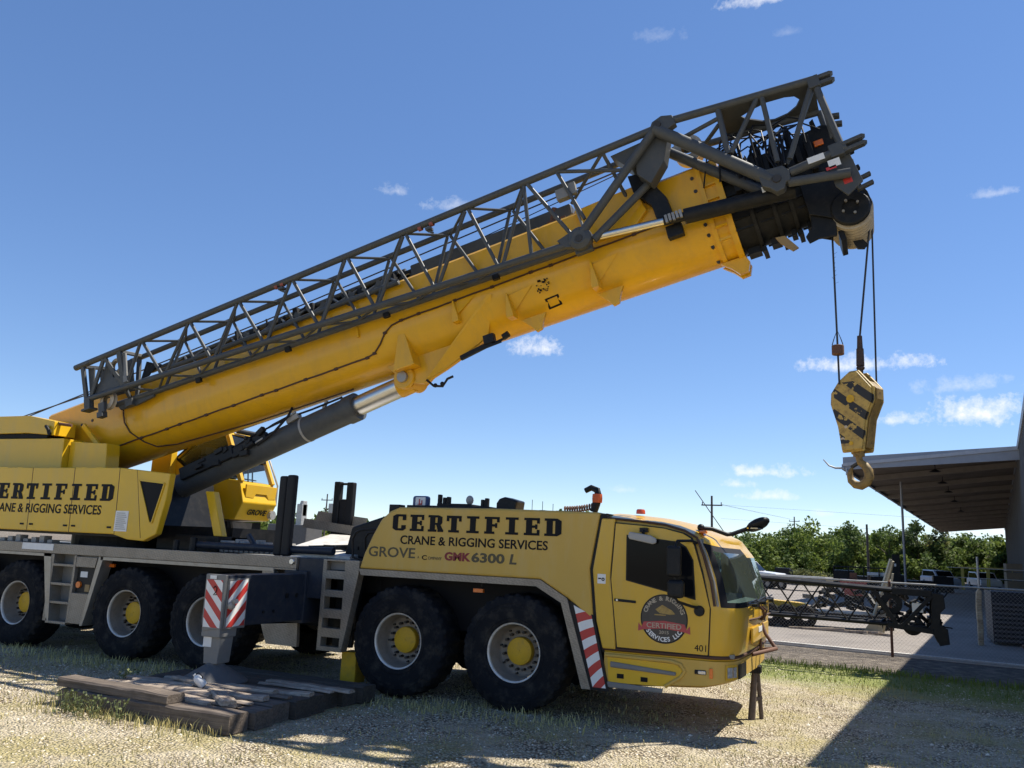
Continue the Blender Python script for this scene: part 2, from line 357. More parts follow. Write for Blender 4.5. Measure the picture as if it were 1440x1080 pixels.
# ---- chassis and deck
b = MB(); b.box(-12.6, 2.0, -.48, .48, .72, 1.5); b.box(-12.6, .9, -1.0, 1.0, 1.30, 1.56)
for x in AXLES:
    b.tube((x, -1.1, .745), (x, 1.1, .745), .13, n=10); b.ball((x, 0, .74), .33, sq=(1, .9, .9))
    b.box(x - .05, x + .05, -.95, -.5, .7, 1.3); b.box(x - .05, x + .05, .5, .95, .7, 1.3)
b.build('chassis_frame', 'black', crane)
wl2 = MB()
for x0, x1 in ((-2.25, .62), (-7.15, -3.0), (-10.6, -8.35)): wl2.box(x0, x1, -1.02, -.98, .9, 1.55); wl2.box(x0, x1, .98, 1.02, .9, 1.55)
wl2.build('wheel_arch_liner', 'letter', crane)
deck = MB().box(-12.7, -3.0, -1.42, 1.42, 1.58, 1.72).box(-3.0, .7, -1.4, 1.4, 1.6, 1.74).build('deck', 'midgrey', crane)
rail = MB().box(-12.7, -3.36, -1.5, -1.42, 1.585, 1.745).box(-12.7, -3.36, 1.42, 1.5, 1.585, 1.745).build('side_rail', 'chequer', crane, bevel=.006)
e = MB().box(-12.7, -8.34, -1.505, -1.44, 1.535, 1.58).box(-7.2, -3.75, -1.505, -1.44, 1.53, 1.58)
e.prism([(-8.52, 1.58), (-8.34, 1.58), (-8.20, .6), (-8.19, .49), (-8.27, .58)], -1.505, -1.3)
e.prism([(-7.24, 1.578), (-7.14, 1.578), (-7.38, .62), (-7.42, .5), (-7.47, .5)], -1.505, -1.3)
e.build('arch_trim', 'alu', deck)
# access ladder between the rear axles
lad = MB()
lad.box(-8.34, -8.27, -1.5, -1.3, .52, 1.58); lad.box(-7.80, -7.75, -1.5, -1.3, .52, 1.58)
lad.prism([(-7.75, .52), (-7.45, .52), (-7.41, .64), (-7.2, 1.58), (-7.75, 1.58)], -1.42, -1.3)
for z in (.49, .80, 1.09, 1.39): lad.box(-8.27, -7.80, -1.5, -1.3, z, z + .04)
lad.prism([(-7.74, 1.40), (-7.31, 1.40), (-7.28, 1.56), (-7.74, 1.56)], -1.5, -1.42)
lad.prism([(-7.75, .52), (-7.45, .52), (-7.42, .62), (-7.36, .99), (-7.75, .99)], -1.5, -1.42)
ladder = lad.build('ladder', 'chequer', crane, bevel=.004)
MB().box(-8.3, -7.3, -1.3, -1.24, .52, 1.57).build('back_panel', 'midgrey', ladder)
MB().prism([(-7.73, 1.0), (-7.40, 1.0), (-7.32, 1.39), (-7.73, 1.39)], -1.45, -1.421).build('control_panel', 'black', ladder)
MB().box(-7.66, -7.5, -1.456, -1.45, 1.24, 1.33).build('notice', 'white', ladder)
MB().lathe([(.0, -.03), (.05, -.03), (.055, .0)], 16, (-7.66, -1.45, 1.12)).build('valve', 'amber', ladder)
MB().box(-7.52, -7.42, -1.46, -1.45, 1.02, 1.13).build('sticker', 'tan', ladder)
# stepped ladder behind the cab
l2 = MB(); Y0, Y1 = -1.5, -1.36
l2.box(-2.9, -2.84, Y0, Y1, .53, 1.74)
l2.prism([(-2.54, .53), (-2.5, .53), (-2.31, 1.58), (-2.31, 1.74), (-2.54, 1.74)], Y0, Y1)
for z0, z1 in ((.53, .59), (.71, .83), (.96, 1.08), (1.24, 1.33), (1.48, 1.59), (1.715, 1.74)): l2.box(-2.84, -2.54, Y0, Y1, z0, z1)
lad2 = l2.build('step_ladder', 'chequer', crane, bevel=.004)
MB().prism([(-2.86, .56), (-2.55, .56), (-2.4, 1.7), (-2.86, 1.7)], -1.2, -1.14).build('back_panel', 'black', lad2)
MB().box(-2.62, -2.38, -1.3, -1.05, .12, .52).build('hanger_bracket', 'hub_yellow', crane, bevel=.01)
# end of the deck rail: pocket box, filler cap, dark filler panel
p = MB(); p.box(-3.95, -3.74, -1.5, -1.4, 1.46, 1.583); p.box(-3.40, -3.36, -1.5, -1.4, 1.46, 1.583); p.box(-3.74, -3.40, -1.5, -1.4, 1.56, 1.583)
p.build('pocket_frame', 'chequer', rail, bevel=.003)
MB().lathe([(0, -.03), (.035, -.03), (.045, -.015), (.045, .01)], 16, (-3.43, -1.5, 1.68)).build('filler_cap', 'chrome', rail, smooth=40)
MB().box(-3.34, -2.91, -1.47, -1.38, 1.2, 1.74).build('valve_cover', 'navy', crane, bevel=.01)
MB().prism([(-4.0, .78), (-3.36, .84), (-3.34, .52), (-3.88, .52)], -1.36, -1.3).build('splash_flap', 'chequer', crane)
MB().box(-9.08, -8.32, -1.507, -1.5, 1.63, 1.735).build('notice', 'white', rail)
# hydraulic tubes and fittings on deck edge
t = MB(); t.tube((-5.6, -1.15, 1.84), (-3.0, -1.15, 1.84), .055, n=10); t.tube((-5.0, -.8, 1.83), (-4.0, -.8, 1.83), .06, n=10)
t.tube((-4.42, -1.1, 1.8), (-4.62, -1.1, 2.02), .04)
t.build('deck_tube', 'navy', crane, smooth=40)
t = MB()
for i in range(16):
    x = -5.5 + i * .1; t.box(x, x + .07, -.95, -.8 + .05 * (i % 3), 1.745, 1.86 + .03 * ((i * 7) % 4))
t.build('valve_block', 'grey_plastic', crane, bevel=.006)
t = MB()
for i in range(7): t.box(-9.9 + i * .2, -9.78 + i * .2, -1.35, -1.2, 1.745, 1.80 + .03 * (i % 3))
build_each(t, 'deck_fitting', 'grey_plastic', crane, bevel=.006)

# ---- wheels
def tyre_rad(j, k, r):
    if j in (3, 4, 8, 9): return r - (.028 if (k // 2) % 2 else 0)
    if j in (5, 6, 7): return r - (.022 if ((k + 2) // 2) % 2 else 0)
    return r
def make_wheel():
    root = MB()
    root.lathe([(.325, -.16), (.335, -.22), (.352, -.232), (.358, -.225), (.352, -.20)], 56)
    root.cur = 1
    for k in range(8):
        a = 2 * math.pi * (k + .5) / 8; c, q = .277 * math.cos(a), .277 * math.sin(a); root.cur = 2; root.tube((c, .0, q), (c, .045, q), .013, n=6); root.cur = 1
    root.lathe([(.327, -.2), (.318, -.13), (.312, -.02), (.30, .03), (.28, .045), (.16, .04), (.0, .04)], 56)
    w = root.build('wheel', ['rim_lip', 'rim', 'bolt'], crane, smooth=40)
    ty = MB(); ty.lathe([(.352, -.225), (.37, -.245), (.47, -.262), (.60, -.262), (.675, -.235), (.702, -.19), (.702, 0), (.702, .19), (.675, .235), (.60, .262), (.47, .262), (.34, .24)], 120, rad=tyre_rad)
    for rr in (.40, .54, .58): ty.lathe([(rr, -.2535 if rr < .45 else -.262), (rr + .006, -.266 if rr > .45 else -.2585), (rr + .012, -.262 if rr > .45 else -.254)], 64)
    ty.build('tyre', 'rubber', w, smooth=30)
    h = MB(); h.lathe([(0, -.055), (.135, -.055), (.163, -.045), (.17, -.02), (.17, .04)], 40); h.lathe([(0, -.06), (.014, -.06), (.014, -.05)], 10)
    h.build('hub_cap', 'hub_yellow', w, smooth=40)
    n = MB()
    for k in range(16):
        a = 2 * math.pi * k / 16; c, q = .225 * math.cos(a), .225 * math.sin(a); n.tube((c, -.035, q), (c, .045, q), .018, n=6)
    build_each(n, 'wheel_nut', 'bolt', w)
    return w
w0 = make_wheel()
first = True
for i, x in enumerate(AXLES):
    for sgn in (-1, 1):
        w = w0 if first else copy_tree(w0); first = False
        if sgn > 0:     # the far wheels show no nuts
            for c_ in kids(w):
                if c_.name.startswith('wheel_nut'): bpy.data.objects.remove(c_)
        w.location = (x, sgn * 1.235, .748); w.rotation_euler = (0, (i * 1.3 + sgn) % 6.28, 0 if sgn < 0 else math.pi)

# ---- engine hood with lettering
hood_o = [(-2.31, 1.64), (-2.25, 1.84), (-2.13, 2.10), (-2.01, 2.31), (-1.88, 2.42), (-1.74, 2.475), (-.3, 2.487), (1.08, 2.47), (.96, 1.8), (1.02, 1.2), (.69, 1.44), (.33, 1.64)]
hood = MB().prism(hood_o, -1.5, 1.5).build('engine_hood', 'faded_yellow', crane, bevel=.03, seg=3, smooth=35)
slab_text('CERTIFIED', hood, -1.83, 2.165, .585, .215, -1.503)
place_text('CRANE & RIGGING SERVICES', hood, 'letter', -1.69, 1.99, .42, .115, -1.5015, bold=.018)
place_text('GROVE', hood, 'greyletter', -2.175, 1.81, -1.45, .135, -1.5015, bold=.015)
place_text('A', hood, 'greyletter', -1.41, 1.815, -1.385, .03, -1.5015)
place_text('C', hood, 'letter', -1.345, 1.80, -1.27, .06, -1.5015, bold=.02)
place_text('OMPANY', hood, 'greyletter', -1.25, 1.805, -1.05, .04, -1.5015)
place_text('GMK', hood, 'redtext', -1.01, 1.805, -.63, .11, -1.5015, bold=.045)
place_text('6300', hood, 'greyletter', -.62, 1.80, -.155, .125, -1.5015, bold=.035)
place_text('L', hood, 'greyletter', -.09, 1.80, .01, .125, -1.5015, bold=.03, shear=.15)
ar = MB(); ar.prism([(-2.31, 1.637), (.33, 1.637), (.285, 1.555), (-2.27, 1.555)], -1.506, -1.32); ar.prism([(.33, 1.637), (.69, 1.437), (.615, 1.38), (.285, 1.555)], -1.506, -1.32)
ar.prism([(.69, 1.437), (1.01, .43), (.90, .43), (.615, 1.38)], -1.506, -1.32)
ar.build('arch_trim', 'chequer', hood)
# far side arch so the body is closed
MB().prism([(.33, 1.637), (.69, 1.437), (1.01, .43), (.90, .43), (.6, 1.4), (.28, 1.55)], 1.32, 1.5).build('arch_trim', 'chequer', hood)
wb = MB(); wb.prism([(.745, 1.405), (1.03, 1.26), (1.235, .43), (1.0, .43), (.705, 1.40)], -1.494, -1.46); wb.cur = 0
board = wb.build('warning_board', 'black', hood)
def stripes(parent, quad, n, rise, y, name='warning_stripes', axis='y', x=0):
    """red and white slanted stripes clipped to a quad (list of 4 points tl, tr, br, bl)"""
    tl, tr, br, bl = [Vector((p[0], p[1])) for p in quad]
    def P(u, v): return (tl * (1 - u) + tr * u) * (1 - v) + (bl * (1 - u) + br * u) * v
    mb = MB()
    def cl(v): return min(1, max(0, v))
    for i in range(-2 * n, n * 3):
        mb.cur = 0 if i % 2 else 1
        a0, a1 = i / n, (i + 1) / n
        # v at u=0 and u=1
        sh = rise
        lo0, lo1, hi0, hi1 = a0, a0 + sh, a1, a1 + sh
        poly = []
        K = 12
        up = [(k / K, cl(lo0 + (lo1 - lo0) * k / K)) for k in range(K + 1)]
        dn = [(k / K, cl(hi0 + (hi1 - hi0) * k / K)) for k in range(K, -1, -1)]
        for (u, v), (u2, v2) in zip(up[:-1], up[1:]):
            h1 = cl(hi0 + (hi1 - hi0) * u); h2 = cl(hi0 + (hi1 - hi0) * u2)
            if h1 - v < 1e-4 and h2 - v2 < 1e-4: continue
            q = [P(u, v), P(u2, v2), P(u2, h2), P(u, h1)]
            if axis == 'y': mb.add([(p.x, y, p.y) for p in q], [(0, 1, 2, 3)])
            else: mb.add([(x, p.x, p.y) for p in q], [(0, 1, 2, 3)])
    return mb.build(name, ['red', 'white'], parent)
stripes(hood, [(.775, 1.365), (1.0, 1.265), (1.195, .46), (1.035, .46)], 9, -.17, -1.498)
MB().box(-.655, -.52, -1.33, -1.28, 1.425, 1.47).build('marker_lamp', 'amber', hood)
MB().box(-7.2, -7.08, -1.34, -1.3, 1.42, 1.47).build('marker_lamp', 'amber', deck)
MB().tube((-.55, -1.3, 1.5), (-.55, -1.3, 1.56), .01).build('lamp_bracket', 'black', hood)
# things on top of the hood
MB().box(-2.22, -2.04, -1.0, -.85, 2.36, 2.535).build('grab_bracket', 'black', hood, bevel=.01)
sb = MB(); sb.box(-1.86, -1.62, -.98, -.86, 2.485, 2.665); sg = sb.build('signal_box', mat('blue box', (.03, .06, .16), .4), hood, bevel=.035, seg=3)
MB().box(-1.80, -1.64, -.992, -.981, 2.52, 2.645).build('sign_face', 'white', hood, bevel=.005)
rd = MB(); rd.box(-1.74, -1.725, -.998, -.993, 2.55, 2.62); rd.box(-1.70, -1.685, -.998, -.993, 2.535, 2.60); rd.prism([(-1.77, 2.545), (-1.725, 2.535), (-1.685, 2.545), (-1.70, 2.56)], -.998, -.993)
rd.build('sign_mark', 'red', hood)
g = MB(); g.box(-1.9, -.6, -1.05, -.4, 2.485, 2.53); g.box(-1.45, -.95, -1.0, -.5, 2.53, 2.565)
for x, h in ((-1.47, .19), (-1.39, .15), (-1.33, .16), (-.80, .13), (-.74, .15)): g.box(x, x + .045, -.95, -.88, 2.53, 2.50 + h)
g.build('hood_grille', 'black', hood, bevel=.008)
MB().ball((-.99, -.9, 2.62), .055, sq=(1, 1, 1.2)).tube((-.99, -.9, 2.53), (-.99, -.9, 2.6), .03).build('work_lamp', 'grey_plastic', hood, smooth=60)
MB().prism([(-.52, 2.48), (-.52, 2.58), (-.48, 2.64), (-.40, 2.665), (-.22, 2.62), (-.24, 2.48)], -1.05, -.75).build('intake_cowl', 'black', hood, bevel=.02)
a = MB()
for x, h in ((-.1, .17), (.05, .15), (.2, .12)): a.tube((x, -.8, 2.48), (x, -.8, 2.48 + h), .004, n=5)
a.box(.05, .12, -.9, -.8, 2.48, 2.51); a.box(.3, .52, -.95, -.7, 2.48, 2.505)
a.build('aerial', 'black', hood)
hr = MB(); hr.path([(-2.32, -1.36, 1.74), (-2.52, -1.36, 1.78), (-2.55, -1.36, 2.02), (-2.50, -1.36, 2.12), (-2.40, -1.36, 2.16), (-2.1, -1.36, 2.18)], .018, 8)
hr.path([(-2.42, -1.2, 1.74), (-2.45, -1.2, 2.05), (-2.40, -1.2, 2.12), (-2.2, -1.2, 2.14)], .018, 8)
hr.build('handrail', 'rubber_hose', hood, smooth=60)
MB().prism([(-3.0, 1.75), (-2.9, 2.2), (-2.2, 2.42), (-2.2, 1.75)], -.9, .9).build('radiator_cowl', 'black', crane, bevel=.03)
# coiled air line with its orange coupling behind the cab roof
co = MB(); pts = []
for k in range(140):
    tt_ = k / 139; a_ = tt_ * 2 * math.pi * 12
    pts.append((.40 + .40 * tt_, -.9 + .035 * math.cos(a_), 2.525 + .035 * math.sin(a_) + .05 * tt_ * tt_))
co.path(pts, .012, 5); coil = co.build('coiled_air_line', 'rust', hood, smooth=60)
MB().path([(.80, -.9, 2.5), (.83, -.9, 2.60), (.86, -.9, 2.70), (.84, -.9, 2.78), (.76, -.9, 2.81), (.68, -.9, 2.77)], [.05, .055, .05, .045, .04, .035], 10).build('hose_elbow', 'black', hood, smooth=60)
MB().lathe([(.03, -.05), (.062, -.05), (.066, 0), (.062, .06), (.03, .06)], 16, (.845, -.9, 2.67), 'z').build('coupling', mat('orange coupling', (.55, .10, .02), .5), hood, smooth=40)

# ---- driver cab
def gut(x):     # height of the roof gutter along the cab
    K = [(1.0, 2.42), (1.2, 2.415), (1.6, 2.385), (1.9, 2.345), (2.15, 2.27), (2.3, 2.2), (2.45, 2.16), (2.8, 2.13)]
    for (a0, z0), (a1, z1) in zip(K[:-1], K[1:]):
        if x <= a1: return z0 + (z1 - z0) * max(0, (x - a0)) / (a1 - a0)
    return 2.13
ZB = .86
def ring(fr):
    z = ZB + fr * 1.3
    def ip(K):
        for (a0, v0), (a1, v1) in zip(K[:-1], K[1:]):
            if fr <= a1: return v0 + (v1 - v0) * (fr - a0) / (a1 - a0)
        return K[-1][1]
    xs = ip([(0, 2.32), (.08, 2.36), (.44, 2.42), (.7, 2.37), (.9, 2.27), (1, 2.19)])
    xf = ip([(0, 2.63), (.08, 2.675), (.40, 2.71), (.46, 2.69), (.7, 2.61), (.9, 2.52), (1, 2.40)])
    w = ip([(0, 1.45), (.08, 1.485), (.45, 1.49), (1, 1.44)])
    cr = .42
    h = [(1.14, -w), (1.4, -w), (1.7, -w), (2.0, -w)]
    for k in range(11):
        a = math.pi / 2 * k / 10
        h.append((xs + (xf - xs) * math.sin(a), -w + cr * (1 - math.cos(a))))
    y0 = -w + cr
    for k in range(1, 7):
        f_ = k / 6; h.append((xf + .03 * (1 - (1 - f_) ** 2), y0 * (1 - f_)))
    full = h + [(x, -y) for x, y in reversed(h[:-1])]
    return [(x, y, ZB + fr * (gut(x) - ZB)) for x, y in full]
FR = [0, .04, .08, .2, .34, .42, .455, .48, .5, .55, .6, .65, .7, .75, .8, .85, .89, .92, .945, .965, 1.0]
RG = [ring(f_) for f_ in FR]
NP = len(RG[0]); MIDI = NP // 2
shell = MB(); fram = MB(); gls = MB()
for j in range(len(FR) - 1):
    fm = (FR[j] + FR[j + 1]) / 2
    for i in range(NP - 1):
        q = [RG[j][i], RG[j][i + 1], RG[j + 1][i + 1], RG[j + 1][i]]
        d = min(i, NP - 2 - i)       # distance from the rear edge along the outline
        inws = d >= 6 and .455 < fm < .965
        if inws and fm > .9 and i >= MIDI + 1: shell.add(q, [(0, 1, 2, 3)])
        elif i >= NP - 4 and .5 < fm < .9: gls.add(q, [(0, 1, 2, 3)])
        elif inws:
            edge = d < 8 or fm < .5 or fm > .92
            (fram if edge else gls).add(q, [(0, 1, 2, 3)])
        else: shell.add(q, [(0, 1, 2, 3)])
# roof cap
top = RG[-1]; half = top[:MIDI + 1]; LD = 10
rows = []
for i in range(MIDI + 1):
    a_, b_ = Vector(top[i]), Vector(top[NP - 1 - i]); row = []
    for k in range(LD + 1):
        f_ = k / LD; p_ = a_.lerp(b_, f_)
        bul = (1 - (2 * f_ - 1) ** 4) * (.085 if a_.x < 1.9 else .085 * max(0, (b_.y - a_.y) / 2.9)); p_.z += bul
        row.append(p_)
    rows.append(row)
for i in range(MIDI):
    for k in range(LD): shell.add([rows[i][k], rows[i + 1][k], rows[i + 1][k + 1], rows[i][k + 1]], [(0, 1, 2, 3)])
shell.add([p for p in [RG[j][0] for j in range(len(FR))] + list(rows[0])[1:-1] + [RG[j][NP - 1] for j in range(len(FR) - 1, -1, -1)]], [tuple(range(len(FR) * 2 + LD - 1))])
shell.add(RG[0], [tuple(range(NP))])
cab = shell.build('driver_cab', 'cab_yellow', crane, smooth=30)
fo = fram.build('windscreen_frame', 'letter', cab, smooth=60)
go = gls.build('windscreen', 'glass', cab, smooth=60)
# the rear bulkhead post between hood and cab
MB().prism([(1.085, 2.45), (1.16, 2.46), (1.16, .86), (1.10, .86), (1.02, 1.2), (.965, 1.8)], -1.47, 1.47).build('cab_gap_seal', 'black', cab)
ps = MB(); ps.prism([(1.10, 2.40), (1.27, 2.40), (1.215, 1.69), (1.30, .9), (1.14, .9), (1.06, 1.2), (1.0, 1.79)], -1.492, -1.40)
ps.build('rear_pillar', 'cab_yellow', cab, bevel=.015)
# gutter line, door seam, door
MB().path([(1.17, -1.475, 2.405), (1.6, -1.475, 2.375), (1.87, -1.475, 2.345), (2.1, -1.478, 2.285), (2.24, -1.485, 2.21), (2.32, -1.49, 2.0), (2.40, -1.497, 1.72), (2.44, -1.497, 1.46)], .014, 8).build('gutter_strip', 'brown_cable', cab, smooth=60)
MB().path([(2.27, -1.46, 2.19), (2.35, -1.468, 2.0), (2.43, -1.472, 1.72), (2.47, -1.472, 1.46)], .016, 6).build('pillar_trim', 'alu', cab, smooth=60)
door_o = [(1.28, 2.345), (1.6, 2.325), (1.87, 2.30), (2.08, 2.25), (2.17, 2.20), (2.21, 2.12), (2.30, 1.80), (2.385, 1.44), (2.375, 1.2), (2.36, .93), (1.32, .93), (1.29, 1.2), (1.235, 1.69)]
MB().prism([(x + (.012 if x > 1.9 else -.012), z + (.012 if z > 1.5 else -.012)) for x, z in door_o], -1.494, -1.45).build('door_seal', 'black', cab)
MB().prism(door_o, -1.502, -1.45).build('door', 'cab_yellow', cab, bevel=.006)
win_o = [(1.43, 2.20), (2.03, 2.14), (2.11, 2.09), (2.19, 1.95), (2.215, 1.53), (1.95, 1.59), (1.43, 1.70)]
MB().prism([(1.415, 2.215), (2.04, 2.155), (2.125, 2.10), (2.205, 1.955), (2.23, 1.515), (1.95, 1.575), (1.415, 1.688)], -1.506, -1.495).build('window_seal', 'black', cab)
MB().prism(win_o, -1.510, -1.5).build('door_window', 'darkglass', cab)
MB().prism([(1.28, 1.475), (1.54, 1.465), (1.54, 1.435), (1.28, 1.445)], -1.515, -1.502).build('door_handle', 'black', cab, bevel=.005)
MB().lathe([(0, -.008), (.012, -.008), (.014, 0)], 12, (1.315, -1.515, 1.46)).build('door_lock', 'chrome', cab)
# emblem on the door
cx, cz, er = 1.87, 1.285, .272
MB().lathe([(0, -.003), (er, -.003), (er, .0)], 56, (cx, -1.5025, cz)).build('emblem', mat('emblem dark ground', (.045, .038, .032), .45, var=.2, scale=12), cab)
MB().lathe([(er - .012, -.0045), (er - .004, -.0045)], 56, (cx, -1.5025, cz)).build('emblem_ring', 'letter', cab)
em = MB(); em.prism([(cx - .10, cz + .10), (cx - .02, cz + .155), (cx + .09, cz + .10), (cx + .13, cz + .06), (cx + .07, cz + .05), (cx - .05, cz + .06)], -1.5085, -1.506)
em.prism([(cx - .11, cz + .035), (cx + .02, cz + .035), (cx + .02, cz + .048), (cx - .11, cz + .048)], -1.5085, -1.506)
em.build('emblem_picture', mat('emblem gold', (.33, .22, .06), .5, var=.3, scale=30), cab)
MB().prism([(cx - .295, cz - .06), (cx - .26, cz - .105), (cx - .235, cz - .045), (cx, cz - .02), (cx + .235, cz - .045), (cx + .26, cz - .105), (cx + .295, cz - .06), (cx + .30, cz - .15), (cx + .235, cz - .13), (cx, cz - .105), (cx - .235, cz - .13), (cx - .30, cz - .15)], -1.5085, -1.5055).build('emblem_banner', mat('faded red banner', (.42, .06, .06), .5), cab)
place_text('CERTIFIED', cab, 'nylon', cx - .2, cz - .105, cx + .2, .058, -1.5105, bold=.012)
place_text('2015', cab, 'nylon', cx - .055, cz - .165, cx + .055, .035, -1.508, bold=.01)
def arc_text(txt, parent, cx, cz, r, a0, a1, h, flip, m, y):
    n = len(txt)
    for i, ch in enumerate(txt):
        if ch == ' ': continue
        a = R(a0 + (a1 - a0) * i / (n - 1))
        me = text_mesh(ch, h * 1.35, bold=.002, extrude=.001, align='CENTER'); me.materials.append(M[m])
        o = bpy.data.objects.new('lettering', me); scene.collection.objects.link(o); o.parent = parent
        px, pz = cx + r * math.cos(a), cz + r * math.sin(a)
        o.location = (px, y, pz)
        rot = (a - math.pi / 2) if not flip else (a + math.pi / 2)
        o.rotation_euler = Matrix.Rotation(R(90), 3, 'X').to_4x4().to_3x3().to_euler()
        o.rotation_euler = (Matrix.Rotation(-rot, 3, 'Y') @ Matrix.Rotation(R(90), 3, 'X')).to_euler()
arc_text('CRANE & RIGGING', cab, cx, cz, .205, 158, 22, .05, False, 'nylon', -1.507)
arc_text('SERVICES LLC', cab, cx, cz, .248, 218, 322, .05, True, 'white', -1.507)
place_text('401', cab, 'letter', 2.215, .965, 2.345, .07, -1.5035, bold=.0)
MB().box(1.065, 1.165, -1.497, -1.49, 1.635, 1.745).build('sticker', 'white', cab)
s_ = MB(); s_.box(1.075, 1.11, -1.5, -1.4975, 1.685, 1.70); s_.lathe([(.008, -.001), (.02, -.001)], 14, (1.135, -1.4985, 1.685)); s_.build('sticker_mark', 'letter', cab)
# grey deflector above the window
v = MB(); v.prism([(1.45, 2.20), (1.47, 2.25), (1.72, 2.215), (1.79, 2.18), (1.79, 2.13), (1.75, 2.115), (1.47, 2.165)], -1.585, -1.55)
v.build('kerb_mirror', 'grey_plastic', cab, bevel=.012)
MB().tube((1.63, -1.5, 2.29), (1.63, -1.56, 2.24), .02).box(1.58, 1.68, -1.54, -1.5, 2.25, 2.30).build('mirror_arm', 'black', cab)
# wing mirrors
MB().box(1.97, 2.13, -1.86, -1.75, 1.765, 2.105).build('wing_mirror', 'black', cab, bevel=.035, seg=3)
MB().box(1.98, 2.165, -1.86, -1.74, 1.54, 1.735).build('wing_mirror', 'black', cab, bevel=.04, seg=3)
MB().path([(2.24, -1.49, 2.15), (2.2, -1.6, 2.17), (2.08, -1.78, 2.16), (2.06, -1.80, 2.1), (2.06, -1.80, 1.55), (2.09, -1.78, 1.50), (2.2, -1.6, 1.45), (2.27, -1.5, 1.43)], .016, 8).build('mirror_arm', 'black', cab, smooth=60)
MB().lathe([(0, -.03), (.05, -.03), (.06, -.01), (.06, .02)], 18, (2.27, -1.5, 1.40)).build('mirror_mount', 'black', cab, smooth=40)
# front lookout mirror on its arm
MB().path([(2.22, -1.15, 2.33), (2.34, -1.1, 2.325), (2.50, -1.0, 2.27), (2.56, -.96, 2.28), (2.78, -.9, 2.37)], .025, 8).build('mirror_arm', 'black', cab, smooth=60)
fm_ = MB(); fm_.ball((0, 0, 0), .15, 16, 8, sq=(1.0, .85, .42)); fmo = fm_.build('front_mirror', 'black', cab, smooth=60); fmo.location = (2.84, -.9, 2.40); fmo.rotation_euler = (R(-20), R(-24), R(20))
MB().lathe([(0, .0), (.10, .0), (.105, .012)], 24, (2.80, -.93, 2.345), 'z').build('mirror_face', 'mirror_glass', cab)
MB().ball((2.22, -1.15, 2.335), .045).build('arm_knuckle', 'black', cab, smooth=60)
MB().box(2.22, 2.30, -1.28, -1.16, 2.265, 2.30).build('corner_lamp', 'amber', cab, bevel=.012)
MB().lathe([(0, .06), (.045, .055), (.055, .04), (.058, 0)], 20, (1.42, -.9, 2.492), 'z').build('beacon', mat('red orange beacon', (.55, .08, .02), .25, coat=.5), cab, smooth=50)
# interior
it = MB(); it.box(1.25, 2.62, -1.35, 1.35, .90, .94); it.box(1.25, 1.28, -1.35, 1.35, .94, 2.3); it.prism([(1.28, 2.36), (1.9, 2.30), (2.2, 2.2), (2.2, 2.17), (1.28, 2.3)], -1.38, 1.38); it.box(1.28, 2.3, -1.42, -1.39, .94, 2.2); it.box(1.28, 2.3, 1.39, 1.42, .94, 1.5)
it.build('cab_lining', mat('grey cab lining', (.20, .21, .205), .8), cab)
MB().prism([(2.25, .95), (2.25, 1.40), (2.4, 1.47), (2.62, 1.45), (2.66, .95)], -1.02, 1.1).build('dashboard', mat('grey dashboard', (.26, .27, .26), .7), cab, bevel=.03)
st_ = MB()
for y in (-.75, .7): st_.box(1.45, 1.95, y - .26, y + .26, 1.15, 1.3); st_.prism([(1.42, 1.3), (1.55, 1.3), (1.44, 2.0), (1.32, 2.0)], y - .26, y + .26)
st_.build('cab_seats', 'seat', cab, bevel=.05, seg=3)
sw = MB(); pts = [(2.2 + .09 * math.sin(2 * math.pi * k / 24), -.75 + .21 * math.cos(2 * math.pi * k / 24), 1.50 + .19 * math.sin(2 * math.pi * k / 24)) for k in range(25)]
sw.path(pts, .016, 6); sw.tube((2.2, -.75, 1.5), (2.4, -.75, 1.35), .03); sw.tube((2.2, -.95, 1.5), (2.2, -.55, 1.5), .012); sw.build('steering_wheel', 'seat', cab, smooth=60)
# wipers
wp = MB()
for y in (-.85, -.1, .7):
    wp.tube((2.765, y + .35, 1.47), (2.755, y - .3, 1.49), .012); wp.tube((2.755, y - .3, 1.495), (2.75, y + .42, 1.52), .009)
    wp.box(2.72, 2.775, y + .30, y + .40, 1.43, 1.49)
wp.build('wipers', 'black', cab)
# lower front: belt line, step recess, bumper, lamps
MB().path([(1.14, -1.46, .90)] + [(p_[0] + .004, p_[1] - .004 if p_[1] < 0 else p_[1] + .004, .905) for p_ in ring(.03)[3:-3]] + [(1.14, 1.46, .90)], .022, 8).build('belt_line', 'brown_cable', cab, smooth=60)
sk = MB(); bo = [(1.16, .845), (2.05, .845), (2.55, .855), (2.55, .60), (2.12, .55), (1.85, .495), (1.2, .475)]
def plan(z, inset=0.0):
    xs, xf = 2.33, 2.64
    h = [(1.16, -1.47 + inset)]
    for k in range(9):
        a = math.pi / 2 * k / 8; h.append((xs + (xf - xs) * math.sin(a) - inset, -1.47 + inset + .42 * (1 - math.cos(a))))
    h.append((xf + .05 - inset, 0))
    return [(x, y, z) for x, y in h] + [(x, -y, z) for x, y in reversed(h[:-1])]
def zlow(x): return .49 + max(0, x - 1.9) * .21
P0 = plan(.862); P1 = [(x, y, zlow(x) + .02) for x, y, z in plan(0)]; P2 = [(x, y, zlow(x)) for x, y, z in plan(0, .05)]
n_ = len(P0)
for A_, B_ in ((P0, P1), (P1, P2)):
    for i in range(n_ - 1): sk.add([A_[i], A_[i + 1], B_[i + 1], B_[i]], [(0, 1, 2, 3)])
sk.add(P2, [tuple(range(n_))])
bump = sk.build('bumper', 'faded_yellow', crane, smooth=35)
MB().prism([(1.2, .815), (2.0, .80), (2.09, .74), (2.05, .66), (1.87, .55), (1.22, .53)], -1.476, -1.47).build('step_recess', 'body_yellow', bump)
